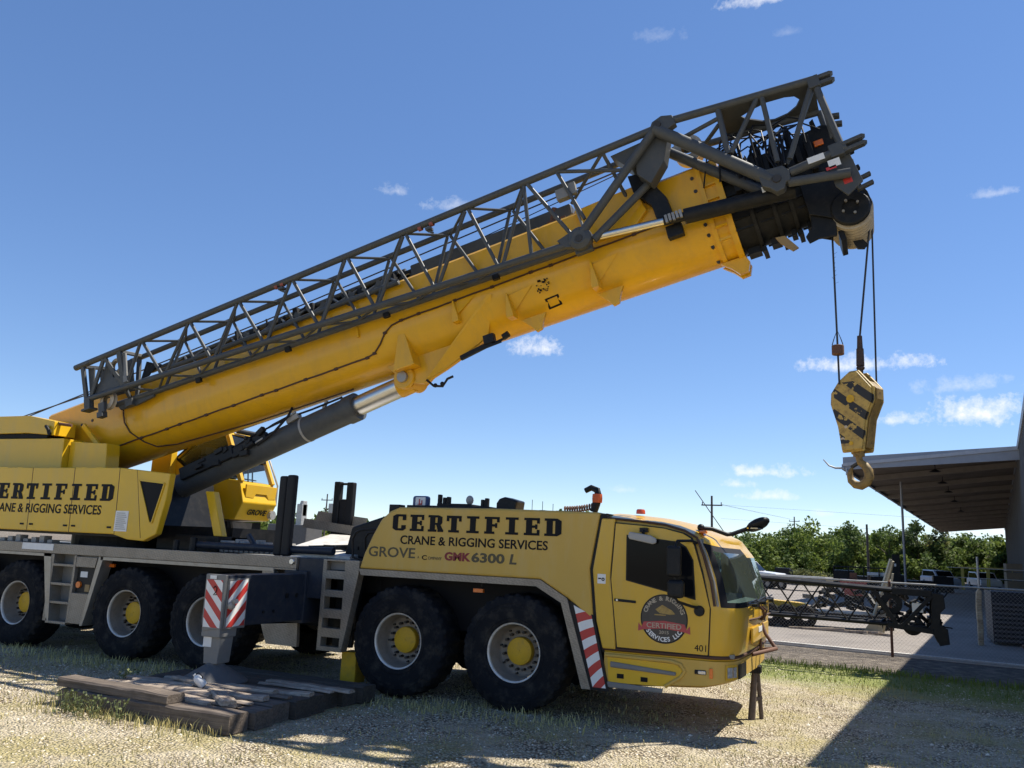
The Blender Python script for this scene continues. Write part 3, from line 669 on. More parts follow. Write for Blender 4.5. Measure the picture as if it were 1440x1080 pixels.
st = MB(); st.prism([(1.24, .765), (1.24, .70), (2.0, .675), (2.01, .715)], -1.50, -1.474); st.build('step_plate', 'midgrey', bump, bevel=.012)
MB().prism([(1.2, .54), (1.22, .475), (1.85, .475), (1.86, .525)], -1.50, -1.474).build('step_plate', 'midgrey', bump, bevel=.012)
MB().path([(1.18, -1.474, .828), (1.95, -1.476, .828), (2.06, -1.476, .80), (2.10, -1.476, .73), (2.05, -1.476, .66), (1.88, -1.476, .55)], .022, 8).build('step_surround', 'faded_yellow', bump, smooth=60)
MB().box(1.32, 1.40, -1.482, -1.47, .585, .635).box(1.60, 1.68, -1.482, -1.47, .575, .625).build('step_hole', 'letter', bump)
MB().box(2.21, 2.34, -1.482, -1.462, .715, .765).build('side_lamp_bezel', 'black', bump, bevel=.015)
MB().box(2.25, 2.335, -1.49, -1.48, .722, .758).build('side_lamp', 'lens', bump, bevel=.012)
MB().box(2.375, 2.41, -1.478, -1.45, .685, .79).build('side_reflector', 'amber', bump)
def bump_patch(a0, a1, z0, z1, off, ye=None):
    q = MB(); pts_ = []
    for k in range(9):
        a_ = R(a0 + (a1 - a0) * k / 8); pts_.append((2.33 + .31 * math.sin(a_) + off * math.sin(a_), -1.47 + .42 * (1 - math.cos(a_)) - off * math.cos(a_)))
    if ye is not None: pts_.append((2.64 + off + .012, ye))
    for (xa, ya), (xb, yb_) in zip(pts_[:-1], pts_[1:]): q.add([(xa, ya, z0), (xb, yb_, z0), (xb, yb_, z1), (xa, ya, z1)], [(0, 1, 2, 3)])
    return q
bump_patch(40, 72, .665, .825, .006).build('headlight_bezel', 'cab_yellow', bump)
bump_patch(44, 56, .69, .80, .012).build('headlight', 'lens', bump)
bump_patch(58, 68, .69, .80, .012).build('headlight', 'lens', bump)
bump_patch(76, 90, .66, .82, .008, -.7).build('lower_grille', 'black', bump)
MB().box(2.715, 2.745, -.72, .72, 1.02, 1.20).build('front_grille', 'cab_yellow', cab, bevel=.012)
MB().path([(2.60, -1.02, 1.30), (2.715, -.8, 1.295), (2.745, -.4, 1.29), (2.755, .8, 1.29)], .012, 8).build('grab_rail', 'brown_cable', cab, smooth=60)
MB().box(2.745, 2.751, -.25, .05, 1.12, 1.18).build('badge', 'white', cab)
# rusty tow triangle and hoses at the nose
tr = MB(); tr.path([(2.68, .5, .84), (2.92, -.02, .92), (2.68, -.35, .86)], .025, 8); tr.path([(2.74, .1, 1.2), (2.79, .05, 1.08), (2.92, -.02, .92)], .022, 8); tr.path([(2.72, .1, 1.2), (2.71, .2, .88)], .016, 8)
tr.build('tow_frame', 'rust', bump, smooth=60)
hs = MB(); hs.path([(2.72, -.1, 1.44), (2.78, -.05, 1.37), (2.78, 0, 1.30), (2.74, .05, 1.25)], .018, 8); hs.path([(2.70, .15, 1.44), (2.79, .2, 1.36), (2.75, .2, 1.24)], .015, 8)
hs.build('nose_hoses', 'brown_cable', cab, smooth=60)

# ---- outriggers
def outrigger(sgn, xc, ext):
    o = empty('outrigger', (xc, 0, 0), 0 if sgn < 0 else math.pi); o.parent = crane
    bm_ = MB(); bm_.box(-.15, .15, -ext, -1.0, .90, 1.52); bm_.box(-.19, .19, -1.52, -.9, .86, 1.56)
    bm_.prism([(-ext + .02, 1.50), (-ext + .16, 1.50), (-ext + .3, .95), (-ext + .1, .95)], .152, .165, 'x')
    be = bm_.build('outrigger_beam', 'navy', o, bevel=.012)
    bo = MB()
    for (y, z, r) in ((-1.85, 1.24, .035), (-1.65, 1.24, .03), (-1.45, 1.4, .02), (-1.4, 1.4, .02), (-2.1, 1.05, .02), (-2.3, 1.05, .02)): bo.lathe([(0, .012), (r, .012), (r, 0)], 14, (.15, y, z), 'x')
    bo.build('beam_bolts', 'black', o)
    wf = MB(); wf.prism([(-.155, 1.525), (.16, 1.525), (.16, 1.47), (.155, .88), (-.12, .85), (-.15, .95)], -ext - .05, -ext - .002); wf.build('end_frame', 'midgrey', o, bevel=.008)
    stripes(o, [(-.135, 1.46), (.125, 1.46), (.145, .895), (-.12, .895)], 5, .46, -ext - .054)
    MB().box(.152, .168, -ext + .0, -ext + .36, .88, 1.48).build('side_board', 'midgrey', o, bevel=.004)
    stripes(o, [(-ext + .02, 1.45), (-ext + .34, 1.47), (-ext + .34, .91), (-ext + .02, .90)], 5, -.55, 0, axis='x', x=.172)
    MB().box(-.08, .02, -ext - .06, -ext - .054, 1.47, 1.51).build('sticker', 'white', o)
    mk = MB(); mk.path([(-.01, -ext - .06, 1.36), (.015, -ext - .06, 1.385), (.045, -ext - .06, 1.36), (.04, -ext - .06, 1.325), (.0, -ext - .06, 1.28), (.05, -ext - .06, 1.285)], .006, 4); mk.build('painted_number', 'letter', o)
    MB().tube((.165, -ext + .1, 1.2), (.30, -ext + .02, 1.22), .03).ball((.2, -ext + .05, 1.16), .05).build('work_lamp', 'grey_plastic', o)
    leg = MB(); leg.box(-.145, .145, -ext - .04, -ext + .25, .78, .93); leg.prism([(-.14, .85), (.14, .85), (.11, .47), (-.10, .46)], -ext, -ext + .22); leg.tube((0, -ext + .1, .25), (0, -ext + .1, .9), .085, n=16)
    jl = leg.build('jack_leg', 'midgrey', o, bevel=.008)
    MB().box(-.13, .0, -ext - .006, -ext - .001, .66, .78).build('notice', 'white', o)
    MB().lathe([(0, .18), (.10, .18), (.115, .15), (.36, .0), (.40, -.03), (.40, -.05), (0, -.05)], 32, (0, -ext + .1, .30), 'z').build('float_pad', 'padgrey', o, smooth=30)
    return o
outrigger(-1, -3.345, 3.0)
outrigger(1, -3.345, 1.75)

# ---- rubber covered posts and the plates between them on the deck
pp = MB(); pp.box(-4.03, -3.89, -1.23, -1.14, 1.74, 2.91); pp.box(-3.875, -3.73, -1.25, -1.14, 1.74, 2.925); pp.build('boom_rest_post', 'rubber_hose', crane, bevel=.03, seg=3)
p2 = MB(); p2.box(-4.76, -4.63, 1.14, 1.26, 1.74, 3.03); p2.box(-4.49, -4.35, 1.14, 1.26, 1.74, 3.02); p2.box(-4.63, -4.49, 1.16, 1.24, 1.74, 2.72); p2.box(-4.63, -4.49, 1.16, 1.24, 2.97, 3.01); p2.build('boom_rest_post', 'rubber_hose', crane, bevel=.025, seg=3)
pl = MB(); pl.prism([(-5.1, 2.5), (-4.05, 2.4), (-4.1, 2.22), (-5.15, 2.34)], 1.2, 1.22); pl.prism([(-5.28, 2.36), (-4.1, 2.24), (-4.12, 2.1), (-5.3, 2.2)], 1.05, 1.07)
build_each(pl, 'toe_board', 'chequer', crane)
dp = MB(); dp.add([(-4.05, -1.1, 1.80), (-2.75, -1.1, 1.78), (-2.75, .95, 2.06), (-4.6, .95, 2.10), (-4.05, -1.1, 1.76), (-2.75, -1.1, 1.74), (-2.75, .95, 2.02), (-4.6, .95, 2.06)], [(0, 1, 2, 3), (7, 6, 5, 4), (0, 4, 5, 1), (1, 5, 6, 2), (2, 6, 7, 3), (3, 7, 4, 0)])
dp.build('deck_plate', mat('bare bright plate', (.55, .53, .49), .5, dirt=(.2, .17, .13), dirt_amt=.6), crane)
cl_ = MB()
for k in range(9): cl_.bar((-3.9 + .14 * k, -.9 + .17 * (k % 4), 1.86 + .02 * (k % 3)), (-3.3 + .12 * k, -.7 + .3 * (k % 3), 1.90 + .02 * (k % 2)), .07, .05)
cl_.build('loose_rigging', 'black', crane)

# ---- superstructure
sup = MB().prism([(-12.4, 3.0), (-7.05, 3.0), (-5.94, 2.91), (-5.97, 2.5), (-6.09, 1.97), (-6.35, 1.855), (-6.7, 1.87), (-7.02, 1.94), (-12.4, 1.94)], -1.5, -1.38).build('superstructure_side', 'body_yellow', crane, bevel=.015)
sl = MB()
for x0, x1 in ((-9.12, -9.05), (-8.09, -8.03), (-7.05, -6.99), (-10.15, -10.1)): sl.prism([(x0, 2.995), (x0 + .012, 2.995), (x1 + .012, 1.945), (x1, 1.945)], -1.502, -1.499)
sl.prism([(-6.66, 2.96), (-6.655, 2.96), (-6.40, 1.9), (-6.41, 1.9)], -1.502, -1.499)
build_each(sl, 'panel_seam', 'brown_cable', sup)
hd_ = MB()
for x in (-9.23, -9.0, -8.17, -7.98, -7.16): hd_.box(x, x + .09, -1.508, -1.5, 2.03, 2.06)
build_each(hd_, 'panel_catch', 'letter', sup)
MB().prism([(-6.575, 2.80), (-6.03, 2.755), (-6.2, 2.14), (-6.25, 2.14)], -1.504, -1.498).build('vent_opening', 'letter', sup)
vf = MB(); 
q_ = [(-6.575, 2.80), (-6.03, 2.755), (-6.2, 2.14), (-6.25, 2.14)]
for i in range(4): vf.bar((q_[i][0], -1.506, q_[i][1]), (q_[(i + 1) % 4][0], -1.506, q_[(i + 1) % 4][1]), .02, .02)
vf.build('vent_frame', 'body_yellow', sup)
MB().box(-7.0, -6.72, -1.507, -1.501, 1.99, 2.31).build('notice', 'white', sup)
nb = MB()
for i in range(9): nb.box(-6.97, -6.75 - .02 * (i % 3), -1.509, -1.507, 2.02 + .031 * i, 2.033 + .031 * i)
nb.build('notice_lines', 'grey_plastic', sup)
slab_text('CERTIFIED', sup, -10.28, 2.46, -7.12, .27, -1.503)
place_text('CRANE & RIGGING SERVICES', sup, 'letter', -10.1, 2.235, -7.34, .155, -1.5015, bold=.018)
MB().prism([(-12.4, 3.0), (-9.0, 3.0), (-8.7, 2.4), (-8.6, 1.9), (-12.4, 1.94)], .75, .9).prism([(-12.4, 2.96), (-7.2, 2.9), (-6.9, 1.9), (-12.4, 1.9)], -1.36, .75).box(-6.9, -5.3, -.7, .7, 1.74, 2.12).build('turntable_frame', 'black', crane)
MB().lathe([(0, .0), (.95, .0), (.95, .2), (.0, .2)], 40, (-8.3, 0, 1.72), 'z').build('slew_ring', 'black', crane)
ub = MB(); ub.prism([(-12.4, 3.58), (-8.96, 3.555), (-8.94, 3.005), (-12.4, 3.005)], -1.12, -.7); ub.build('upper_box', 'body_yellow', sup, bevel=.01)
MB().prism([(-8.935, 3.51), (-8.03, 3.47), (-7.98, 3.01), (-8.93, 3.01)], -1.0, -.72).build('upper_box', 'body_yellow', sup, bevel=.01)
MB().prism([(-12.4, 4.0), (-10.0, 3.99), (-9.3, 3.87), (-9.28, 3.62), (-9.99, 3.67), (-12.4, 3.66)], -1.1, -.66).build('winch_cover', 'body_yellow', sup, bevel=.01)
MB().box(-12.2, -9.5, -1.05, -.7, 3.58, 3.66).build('cover_gap', 'letter', sup)
MB().path([(-9.35, -1.12, 3.62), (-9.36, -1.16, 3.72), (-9.45, -1.14, 3.78)], .03, 8).build('hose', 'rubber_hose', sup, smooth=60)
MB().tube((-9.3, -1.0, 3.84), (-9.1, -.9, 3.82), .03).build('hook_bar', 'rust', sup)
MB().bar((-9.1, -.66, 3.86), (-8.6, -.66, 3.45), .05, .08).build('boom_foot_brace', 'body_yellow', sup)
MB().prism([(-5.72, 2.68), (-5.55, 2.68), (-5.28, 1.98), (-5.45, 1.98)], -.95, -.83).build('cylinder_strut', 'body_yellow', crane, bevel=.01)
MB().box(-6.2, -5.3, -1.0, -.2, 1.74, 1.98).tube((-5.6, -1.2, 1.74), (-5.6, -1.2, 1.95), .06).tube((-5.9, -1.25, 1.74), (-5.9, -1.25, 1.9), .05).build('turret_foot', 'black', crane, bevel=.01)
MB().box(-8.95, -8.45, .85, 1.0, 3.0, 3.62).build('cab_bracket', 'body_yellow', crane, bevel=.01)

# ---- operator cab on the far side
oc = MB(); Y0, Y1 = 1.0, 1.95
oc.prism([(-8.52, 3.45), (-8.04, 3.15), (-7.1, 3.05), (-6.8, 3.01), (-6.68, 2.62), (-6.84, 2.30), (-7.95, 2.25), (-8.6, 2.7)], Y0, Y1)
op = oc.build('operator_cab', 'body_yellow', crane, bevel=.02)
MB().prism([(-8.52, 3.45), (-8.0, 3.86), (-7.3, 3.97), (-7.24, 3.92), (-7.98, 3.78), (-8.44, 3.42)], Y0, Y1).build('cab_roof', 'body_yellow', op, bevel=.015)
MB().prism([(-8.43, 3.42), (-7.975, 3.775), (-7.26, 3.905), (-7.26, 3.86), (-7.96, 3.73), (-8.38, 3.41)], Y0 + .05, Y1 - .05).prism([(-8.42, 3.40), (-8.03, 3.17), (-7.2, 3.08), (-7.2, 3.10), (-8.02, 3.20), (-8.40, 3.42)], Y0 + .05, Y1 - .05).build('cab_lining', mat('dark headliner', (.02, .02, .022), .9), op)
pc = MB()
for y in (Y0 + .04, Y1 - .04): pc.bar((-7.26, y, 3.93), (-6.80, y, 3.0), .09, .09, (0, 1, 0))
build_each(pc, 'screen_pillar', 'cab_yellow', op, bevel=.015)
MB().prism([(-8.48, 3.44), (-8.0, 3.80), (-7.30, 3.90), (-6.88, 3.05), (-8.03, 3.16)], Y0 + .03, Y0 + .04).build('side_window', 'opglass', op)
MB().prism([(-8.48, 3.44), (-8.0, 3.80), (-7.30, 3.90), (-7.0, 3.3), (-8.03, 3.16)], Y1 - .04, Y1 - .03).build('door_panel', mat('dark cab door', (.035, .03, .028), .7), op)
bw = MB(); bw.add([(-7.23, Y0 + .09, 3.9), (-7.23, Y1 - .09, 3.9), (-6.79, Y1 - .09, 3.02), (-6.79, Y0 + .09, 3.02)], [(0, 1, 2, 3)]); bw.build('windscreen', 'opglass', op)
MB().bar((-6.97, Y0 + .1, 3.42), (-6.97, Y1 - .1, 3.44), .03, .04).build('screen_bar', 'black', op)
wf_ = MB(); wf_.prism([(-8.50, 3.45), (-8.03, 3.14), (-8.03, 3.19), (-8.45, 3.46)], Y0 - .005, Y0 + .02); wf_.prism([(-8.50, 3.45), (-8.44, 3.455), (-7.97, 3.79), (-8.0, 3.84)], Y0 - .005, Y0 + .02); wf_.prism([(-8.03, 3.14), (-8.03, 3.19), (-7.1, 3.09), (-7.1, 3.04)], Y0 - .005, Y0 + .02); wf_.build('window_seal', 'letter', op)
se = MB(); se.box(-8.0, -7.5, 1.25, 1.7, 3.1, 3.25); se.prism([(-8.1, 3.2), (-7.95, 3.2), (-8.0, 3.75), (-8.12, 3.75)], 1.25, 1.7); se.box(-7.45, -7.2, 1.1, 1.2, 3.1, 3.5); se.build('seat', 'seat', op, bevel=.03)
MB().path([(-7.9, 1.08, 3.3), (-7.95, 1.08, 3.5), (-7.8, 1.08, 3.52), (-7.75, 1.08, 3.35)], .02, 6).build('control_lever', 'letter', op)
MB().tube((-7.22, 1.25, 4.0), (-7.2, 1.9, 4.0), .05, n=10).build('roof_lamp_bar', 'black', op)
nf = MB()
for y in (1.15, 1.28, 1.4): nf.tube((-6.86, y, 3.02), (-6.93, y + .05, 3.25), .014)
nf.build('wiper_gear', 'letter', op)
cn = MB(); cn.prism([(1.08, 2.96), (1.95, 2.96), (1.92, 2.72), (1.72, 2.70), (1.66, 2.79), (1.36, 2.79), (1.30, 2.70), (1.08, 2.72)], -6.735, -6.70, 'x'); cn.build('front_step', 'cab_yellow', op, bevel=.008)
gm = text_mesh('GROVE', .16, bold=.004); gm.materials.append(M['letter'])
go_ = bpy.data.objects.new('lettering', gm); scene.collection.objects.link(go_); go_.parent = op
_nrm = Vector((.86, 0, -.5)).normalized(); _up = Vector((.5, 0, .86)).normalized(); _x = Vector((0, 1, 0))
mm = Matrix.Identity(4)
for i in range(3): mm[i][0] = _x[i]; mm[i][1] = _up[i]; mm[i][2] = _nrm[i]
mm.translation = Vector((-6.775, 1.22, 2.40)); go_.matrix_world = mm
MB().tube((-6.78, 1.9, 2.42), (-6.70, 1.9, 2.42), .085, n=18).build('cab_lamp', 'lens', op)
MB().prism([(-8.3, 2.23), (-6.98, 2.26), (-7.0, 1.75), (-8.3, 1.75)], .98, 1.9).build('cab_base', 'black', op)
MB().prism([(1.05, 2.25), (1.6, 2.25), (1.55, 1.9), (1.2, 1.9)], -6.98, -6.93, 'x').build('cab_step', 'chequer', op)
gr = MB(); gr.path([(-6.72, 1.97, 2.6), (-6.74, 2.0, 3.0), (-7.0, 2.0, 3.5)], .018, 6); gr.build('grab_rail', 'alu', op, smooth=60)

# ---- boom: local axes are s along the boom, y across, t up from its belly
TH = R(14.5)
boom_s = 11.0
def section(s0, s1, w, t0, t1, mbx, hp=.62):
    k = (hp - t0) if hp > t0 else .5
    o_ = []
    for i in range(17):
        a = math.pi * i / 16; o_.append((-w * math.cos(a), hp - k * math.sin(a)))
    o_ += [(w, t1 - .05), (w - .05, t1), (-w + .05, t1), (-w, t1 - .05)]
    return mbx.prism(o_, s0, s1, 'x')
bm1 = MB(); section(-1.9, boom_s - .02, .525, 0.0, 1.33, bm1)
boom = bm1.build('boom', 'boom_yellow', crane, smooth=25)
boom.location = (-8.09, 0, 3.30); boom.rotation_euler = (0, -TH, 0)
cb = MB(); section(10.76, 10.82, .56, -.03, 1.37, cb); section(10.98, 11.06, .57, -.05, 1.38, cb)
for t_ in (.12, .32, .50, .74, .95, 1.2):
    for y in (-.55, .545): cb.box(10.82, 10.98, y - .02, y + .025, t_, t_ + .025)
cb.prism([(10.72, -.02), (11.06, -.02), (11.1, -.12), (11.05, -.24), (10.93, -.25), (10.85, -.14)], -.12, -.05); cb.prism([(10.72, -.02), (11.06, -.02), (11.1, -.12), (11.05, -.24), (10.93, -.25), (10.85, -.14)], .05, .12)
cb.build('boom_collar', 'boom_yellow', boom, smooth=25)
bl = MB()
for t_ in (.02, .16, .3, .44, .95, 1.15): bl.lathe([(0, -.012), (.025, -.01), (.025, .03)], 12, (10.70, -.53 if t_ > .5 else -.525 * math.sqrt(max(0.01, 1 - ((.62 - t_) / .62) ** 2)) - .005, t_))
for s_, t_ in ((-.77, .89), (-1.04, .88), (9.75, 1.0), (10.0, 1.08)): bl.lathe([(0, -.006), (.028, -.006), (.028, .0)], 12, (s_, -.527, t_))
build_each(bl, 'boom_bolt', 'bolt', boom)
def belly(t_, off=.0):
    return -(.525 * math.sqrt(max(0, 1 - ((.62 - t_) / .62) ** 2)) if t_ < .62 else .525) - off
cab_pts = [(-.9, .27), (5.15, .275), (5.3, .30), (5.45, .40), (5.58, .54), (5.72, .62), (5.9, .645), (10.7, .66)]
cpath = []
for (a0, t0_), (a1, t1_) in zip(cab_pts[:-1], cab_pts[1:]):
    nseg = max(1, int((a1 - a0) / .3))
    for k in range(nseg): 
        f_ = k / nseg; tt_ = t0_ + (t1_ - t0_) * f_; cpath.append((a0 + (a1 - a0) * f_, belly(tt_, .014), tt_ + .004 * math.sin(k * 2.1)))
cmb = MB(); cmb.path(cpath, .014, 6)
cmb.path([(.02, -.545, .93), (.03, -.55, .75), (.04, -.55, .62), (.12, belly(.4, .02), .42), (.33, belly(.2, .02), .20), (.5, belly(.08, .02), .08), (.9, belly(.04, .02), .03), (2.5, -.12, -.02), (4.6, -.1, -.02)], .013, 6)
for k in range(22):
    i = 1 + k * (len(cpath) - 2) // 22; p_ = cpath[i]; cmb.box(p_[0] - .03, p_[0] + .03, p_[1] - .012, p_[1] + .02, p_[2] - .02, p_[2] + .02)
cmb.build('boom_cable', 'brown_cable', boom, smooth=40)
# pad eyes, tabs, gussets
gl_ = MB()
for s_, t0_, t1_ in ((6.83, .30, .60), (7.70, .08, .42), (9.04, .08, .44)):
    gl_.prism([(s_ - .05, t0_), (s_ + .05, t0_), (s_ + .055, t0_ + .06), (s_ + .02, t1_ + .04), (s_ - .0, t1_ + .04), (s_ - .055, t0_ + .06)], -.585, -.40)
    gl_.add([(s_, -.53, t1_), (s_ + .42, -.53, t1_ + .05), (s_ + .02, belly(t0_ + .1, .06), t0_ + .1)], [(0, 1, 2)])
for s_ in (5.1,): gl_.box(s_ - .02, s_ + .02, -.565, -.52, .62, .80)
for s_ in (7.98, 9.18):
    gl_.prism([(s_ - .2, .06), (s_ + .2, .06), (s_ + .13, -.06), (s_ + .09, -.17), (s_ + .0, -.19), (s_ - .05, -.1)], -.36, -.30)
build_each(gl_, 'pad_eye', 'boom_yellow', boom, bevel=.006)
gs = MB()
gs.prism([(5.30, .16), (5.5, -.06), (5.52, -.24), (5.62, -.33), (5.76, -.30), (5.97, -.37), (6.4, -.26), (7.0, -.07), (7.22, .06), (6.6, .2)], -.27, -.20)
gs.prism([(5.30, .16), (5.5, -.06), (5.52, -.22), (5.62, -.30), (5.80, -.22), (6.2, .02), (6.6, .2)], .20, .27)
gs.prism([(5.60, -.1), (5.84, .62), (5.88, .62), (5.98, -.1)], -.50, -.26)
gs.add([(6.0, -.28, -.34), (7.40, -.545, .56), (7.47, -.545, .54), (7.2, -.30, .02), (6.4, -.28, -.25)], [(0, 1, 2), (0, 2, 3), (0, 3, 4)])
gs.build('cylinder_lug', 'boom_yellow', boom, bevel=.008)
MB().lathe([(0, -.07), (.085, -.07), (.09, -.05), (.09, 0)], 24, (5.66, -.30, -.18)).build('lug_pin', 'alu', boom, smooth=40)
MB().lathe([(.09, -.03), (.17, -.03), (.185, -.01), (.185, .04)], 30, (5.66, -.29, -.18)).build('pin_plate', 'boom_yellow', boom, smooth=40)
# work light under the boom with hanging chains
wl_ = MB(); wl_.bar((6.75, -.45, -.24), (7.3, -.45, -.16), .06, .07); wl_.bar((7.0, -.47, -.22), (7.45, -.47, -.20), .03, .03); wl_.tube((7.5, -.5, -.16), (7.6, -.5, -.13), .05, n=10); wl_.box(7.18, 7.35, -.5, -.4, -.17, -.03); wl_.tube((7.2, -.45, -.2), (7.5, -.45, -.16), .02)
wl_.build('boom_lamp', 'black', boom, bevel=.005)
ch = MB(); pts = [(6.05, -.3, -.34), (6.15, -.3, -.47), (6.3, -.3, -.52), (6.4, -.3, -.43), (6.5, -.3, -.42)]; ch.path(pts, .02, 6); ch.ball((6.3, -.3, -.48), .035); ch.ball((6.18, -.3, -.47), .035); ch.build('slack_chain', 'black', boom)
dc = MB()
random.seed(5)
for i in range(26):
    s_, t_ = 8.17 + .19 * random.random(), .28 + .2 * random.random(); dc.box(s_, s_ + .015 + .02 * random.random(), -.531, -.5275, t_, t_ + .012 + .02 * random.random())
dc.cur = 0
q_ = [(8.22, .10), (8.44, .11), (8.44, .24), (8.22, .23)]
for i in range(4):
    a_, b_ = q_[i], q_[(i + 1) % 4]
    dc.add([(a_[0], belly(a_[1], .004), a_[1]), (b_[0], belly(b_[1], .004), b_[1]), ((b_[0] * .7 + 8.33 * .3), belly(b_[1] * .7 + .17 * .3, .004), b_[1] * .7 + .17 * .3), ((a_[0] * .7 + 8.33 * .3), belly(a_[1] * .7 + .17 * .3, .004), a_[1] * .7 + .17 * .3)], [(0, 1, 2, 3)])
dc.build('worn_decal', 'letter', boom)
# telescoping sections and head
for k, (s0, s1, w, t0, t1) in enumerate(((11.06, 11.38, .50, .03, 1.28), (11.38, 11.66, .46, .06, 1.24), (11.66, 11.88, .42, .09, 1.20), (11.88, 12.08, .39, .12, 1.16))):
    sm = MB(); section(s0 - .12, s1 - .09, w - .03, t0 + .03, t1 - .03, sm); section(s1 - .09, s1 - .04, w + .02, t0 - .03, t1 + .04, sm)
    for t_ in (.2, .36, .52, .72, .9):
        for y in (-w, w - .02): sm.box(s0, s1 - .09, y, y + .03, t_ + .02 * k, t_ + .025 + .02 * k)
    sm.box(s1 - .08, s1 - .02, -.16, .16, t0 - .09, t0 - .02); sm.box(s0 + .05, s1 - .1, -.1, .1, t0 - .05, t0 + .04)
    sm.prism([(s1 - .11, t1 + .02), (s1 - .02, t1 + .02), (s1 - .04, t1 + .2), (s1 - .08, t1 + .2)], -.34, -.26)
    sm.prism([(s1 - .11, t1 + .02), (s1 - .02, t1 + .02), (s1 - .04, t1 + .17), (s1 - .08, t1 + .17)], .1, .18)
    sm.build('telescopic_section', 'black', boom, smooth=25)
MB().prism([(11.5, -.02), (11.62, -.04), (11.74, -.26), (11.66, -.28), (11.54, -.12)], -.40, -.36).build('section_lug', 'tan', boom, bevel=.006)
hd = MB()
hp_ = [(11.98, 1.22), (12.45, 1.27), (12.62, 1.2), (12.62, .45), (12.72, .16), (12.73, .0), (12.66, -.12), (12.52, -.16), (12.34, -.10), (11.98, .12)]
for y0, y1 in ((-.43, -.39), (.39, .43)): hd.prism(hp_, y0, y1)
hd.box(12.0, 12.58, -.39, .39, .42, 1.2); hd.box(11.98, 12.2, -.39, .39, .12, .42)
for y0 in (-.38,): hd.prism([(12.0, .14), (12.28, -.02), (12.22, -.26), (12.0, -.22), (11.88, -.24), (11.86, -.14), (11.96, -.05)], y0, y0 + .05)
hd.box(12.25, 12.32, -.3, .3, -.32, -.18); hd.prism([(12.40, -.28), (12.52, -.30), (12.56, -.38), (12.50, -.43), (12.42, -.40)], -.05, .0)
hd.lathe([(.10, -.03), (.22, -.03), (.24, -.01), (.24, .02)], 30, (12.47, -.43, .02))
for t_ in (.55, .8): hd.bar((12.62, -.3, t_), (12.74, -.3, t_ + .02), .08, .06); hd.bar((12.62, .2, t_ + .1), (12.75, .2, t_ + .1), .08, .06)
head = hd.build('boom_head', 'black', boom, bevel=.008)
hb = MB()
for a_ in range(4): hb.lathe([(0, -.02), (.018, -.02), (.018, .02)], 8, (12.47 + .1 * math.cos(a_ * 1.57 + .3), -.46, .02 + .1 * math.sin(a_ * 1.57 + .3)))
hb.build('head_pins', 'alu', boom)
def sheave(y, r=.27, th=.085):
    return MB().lathe([(.09, -th / 2), (r - .05, -th / 2), (r, -th / 2 + .006), (r - .02, -.012), (r - .045, 0), (r - .02, .012), (r, th / 2 - .006), (r - .05, th / 2), (.09, th / 2)], 44)
shv = sheave(0).build('sheave', 'nylon', boom, smooth=35); shv.location = (12.47, -.34, .02)
for k in range(1, 8):
    s2_ = shv.copy(); scene.collection.objects.link(s2_); s2_.location = (12.47, -.34 + k * .097, .02)
# amber lamp, orange beacon and hoses on the boom end
MB().box(12.3, 12.42, -.47, -.44, .98, 1.06).build('amber_lamp', 'amber', boom, bevel=.008)
ho = MB(); random.seed(11)
for k in range(22):
    s_ = random.uniform(11.3, 12.2); y = random.uniform(-.8, -.2); h_ = random.uniform(1.25, 1.5); e_ = random.uniform(.2, .6) * random.choice((-1, 1))
    ho.path([(s_, y, random.uniform(.7, 1.0)), (s_ + .02, y - .03, h_ - .12), (s_ + e_ * .25, y, h_), (s_ + e_ * .7, y + .05, h_ - .03), (s_ + e_, y + .06, h_ - random.uniform(.15, .5))], random.uniform(.009, .016), 6)
for k in range(5): ho.path([(11.75 + .03 * k, -.95, .65), (11.7 + .05 * k, -.9, .9), (11.75 + .06 * k, -.85, 1.15), (11.95 + .05 * k, -.7, 1.25)], .014, 6)
ho.build('hose_bundle', 'rubber_hose', boom, smooth=60)
hc = MB(); random.seed(19)
for k in range(26):
    s_ = random.uniform(11.15, 12.35); y = random.uniform(-.5, .35); w_ = random.uniform(.04, .12); h_ = random.uniform(1.30, 1.50)
    hc.prism([(s_, 1.1), (s_ + w_, 1.1), (s_ + w_ * .8, h_), (s_ + w_ * .2, h_ - random.uniform(0, .08))], y, y + random.uniform(.03, .1))
for k in range(8):
    s_ = 11.2 + .14 * k; hc.box(s_, s_ + random.uniform(.05, .12), -.60, -.48, random.uniform(.55, .8), random.uniform(.95, 1.25))
hc.build('head_brackets', 'black', boom, bevel=.006)
# gear riding on top of the boom, behind the lattice
tg = MB(); tg.box(6.1, 8.9, -.34, .06, 1.37, 1.60); tg.box(5.4, 6.1, -.3, .0, 1.37, 1.5); tg.build('boom_top_box', 'jib_grey', boom, bevel=.03)
cg = MB(); random.seed(3); tn = MB()
s_ = 1.2
while s_ < 6.0:
    w_ = random.uniform(.08, .2)
    if s_ > 2.4:
        cg.box(s_, s_ + w_ * .5, -.46, -.30, 1.32, random.uniform(1.42, 1.60)); cg.bar((s_, -.4, 1.36), (s_ + random.uniform(-.1, .22), -.36, random.uniform(1.46, 1.62)), .035, .05)
    if random.random() < .75: tn.prism([(s_ + .1, 1.335), (s_ + .1 + w_ * 1.6, 1.335), (s_ + .06 + w_ * 1.5, random.uniform(1.44, 1.56)), (s_ + .13, random.uniform(1.42, 1.54))], -.30, -.12)
    s_ += random.uniform(.2, .36)
cg.bar((1.5, -.28, 1.50), (6.1, -.28, 1.52), .05, .06); cg.build('roller_bracket', 'black', boom, bevel=.005)
build_each(tn, 'roller_guard', 'tan', boom)
sh2 = sheave(0, .21, .2).build('guide_sheave', 'nylon', boom, smooth=35); sh2.location = (10.75, -.35, 1.66)
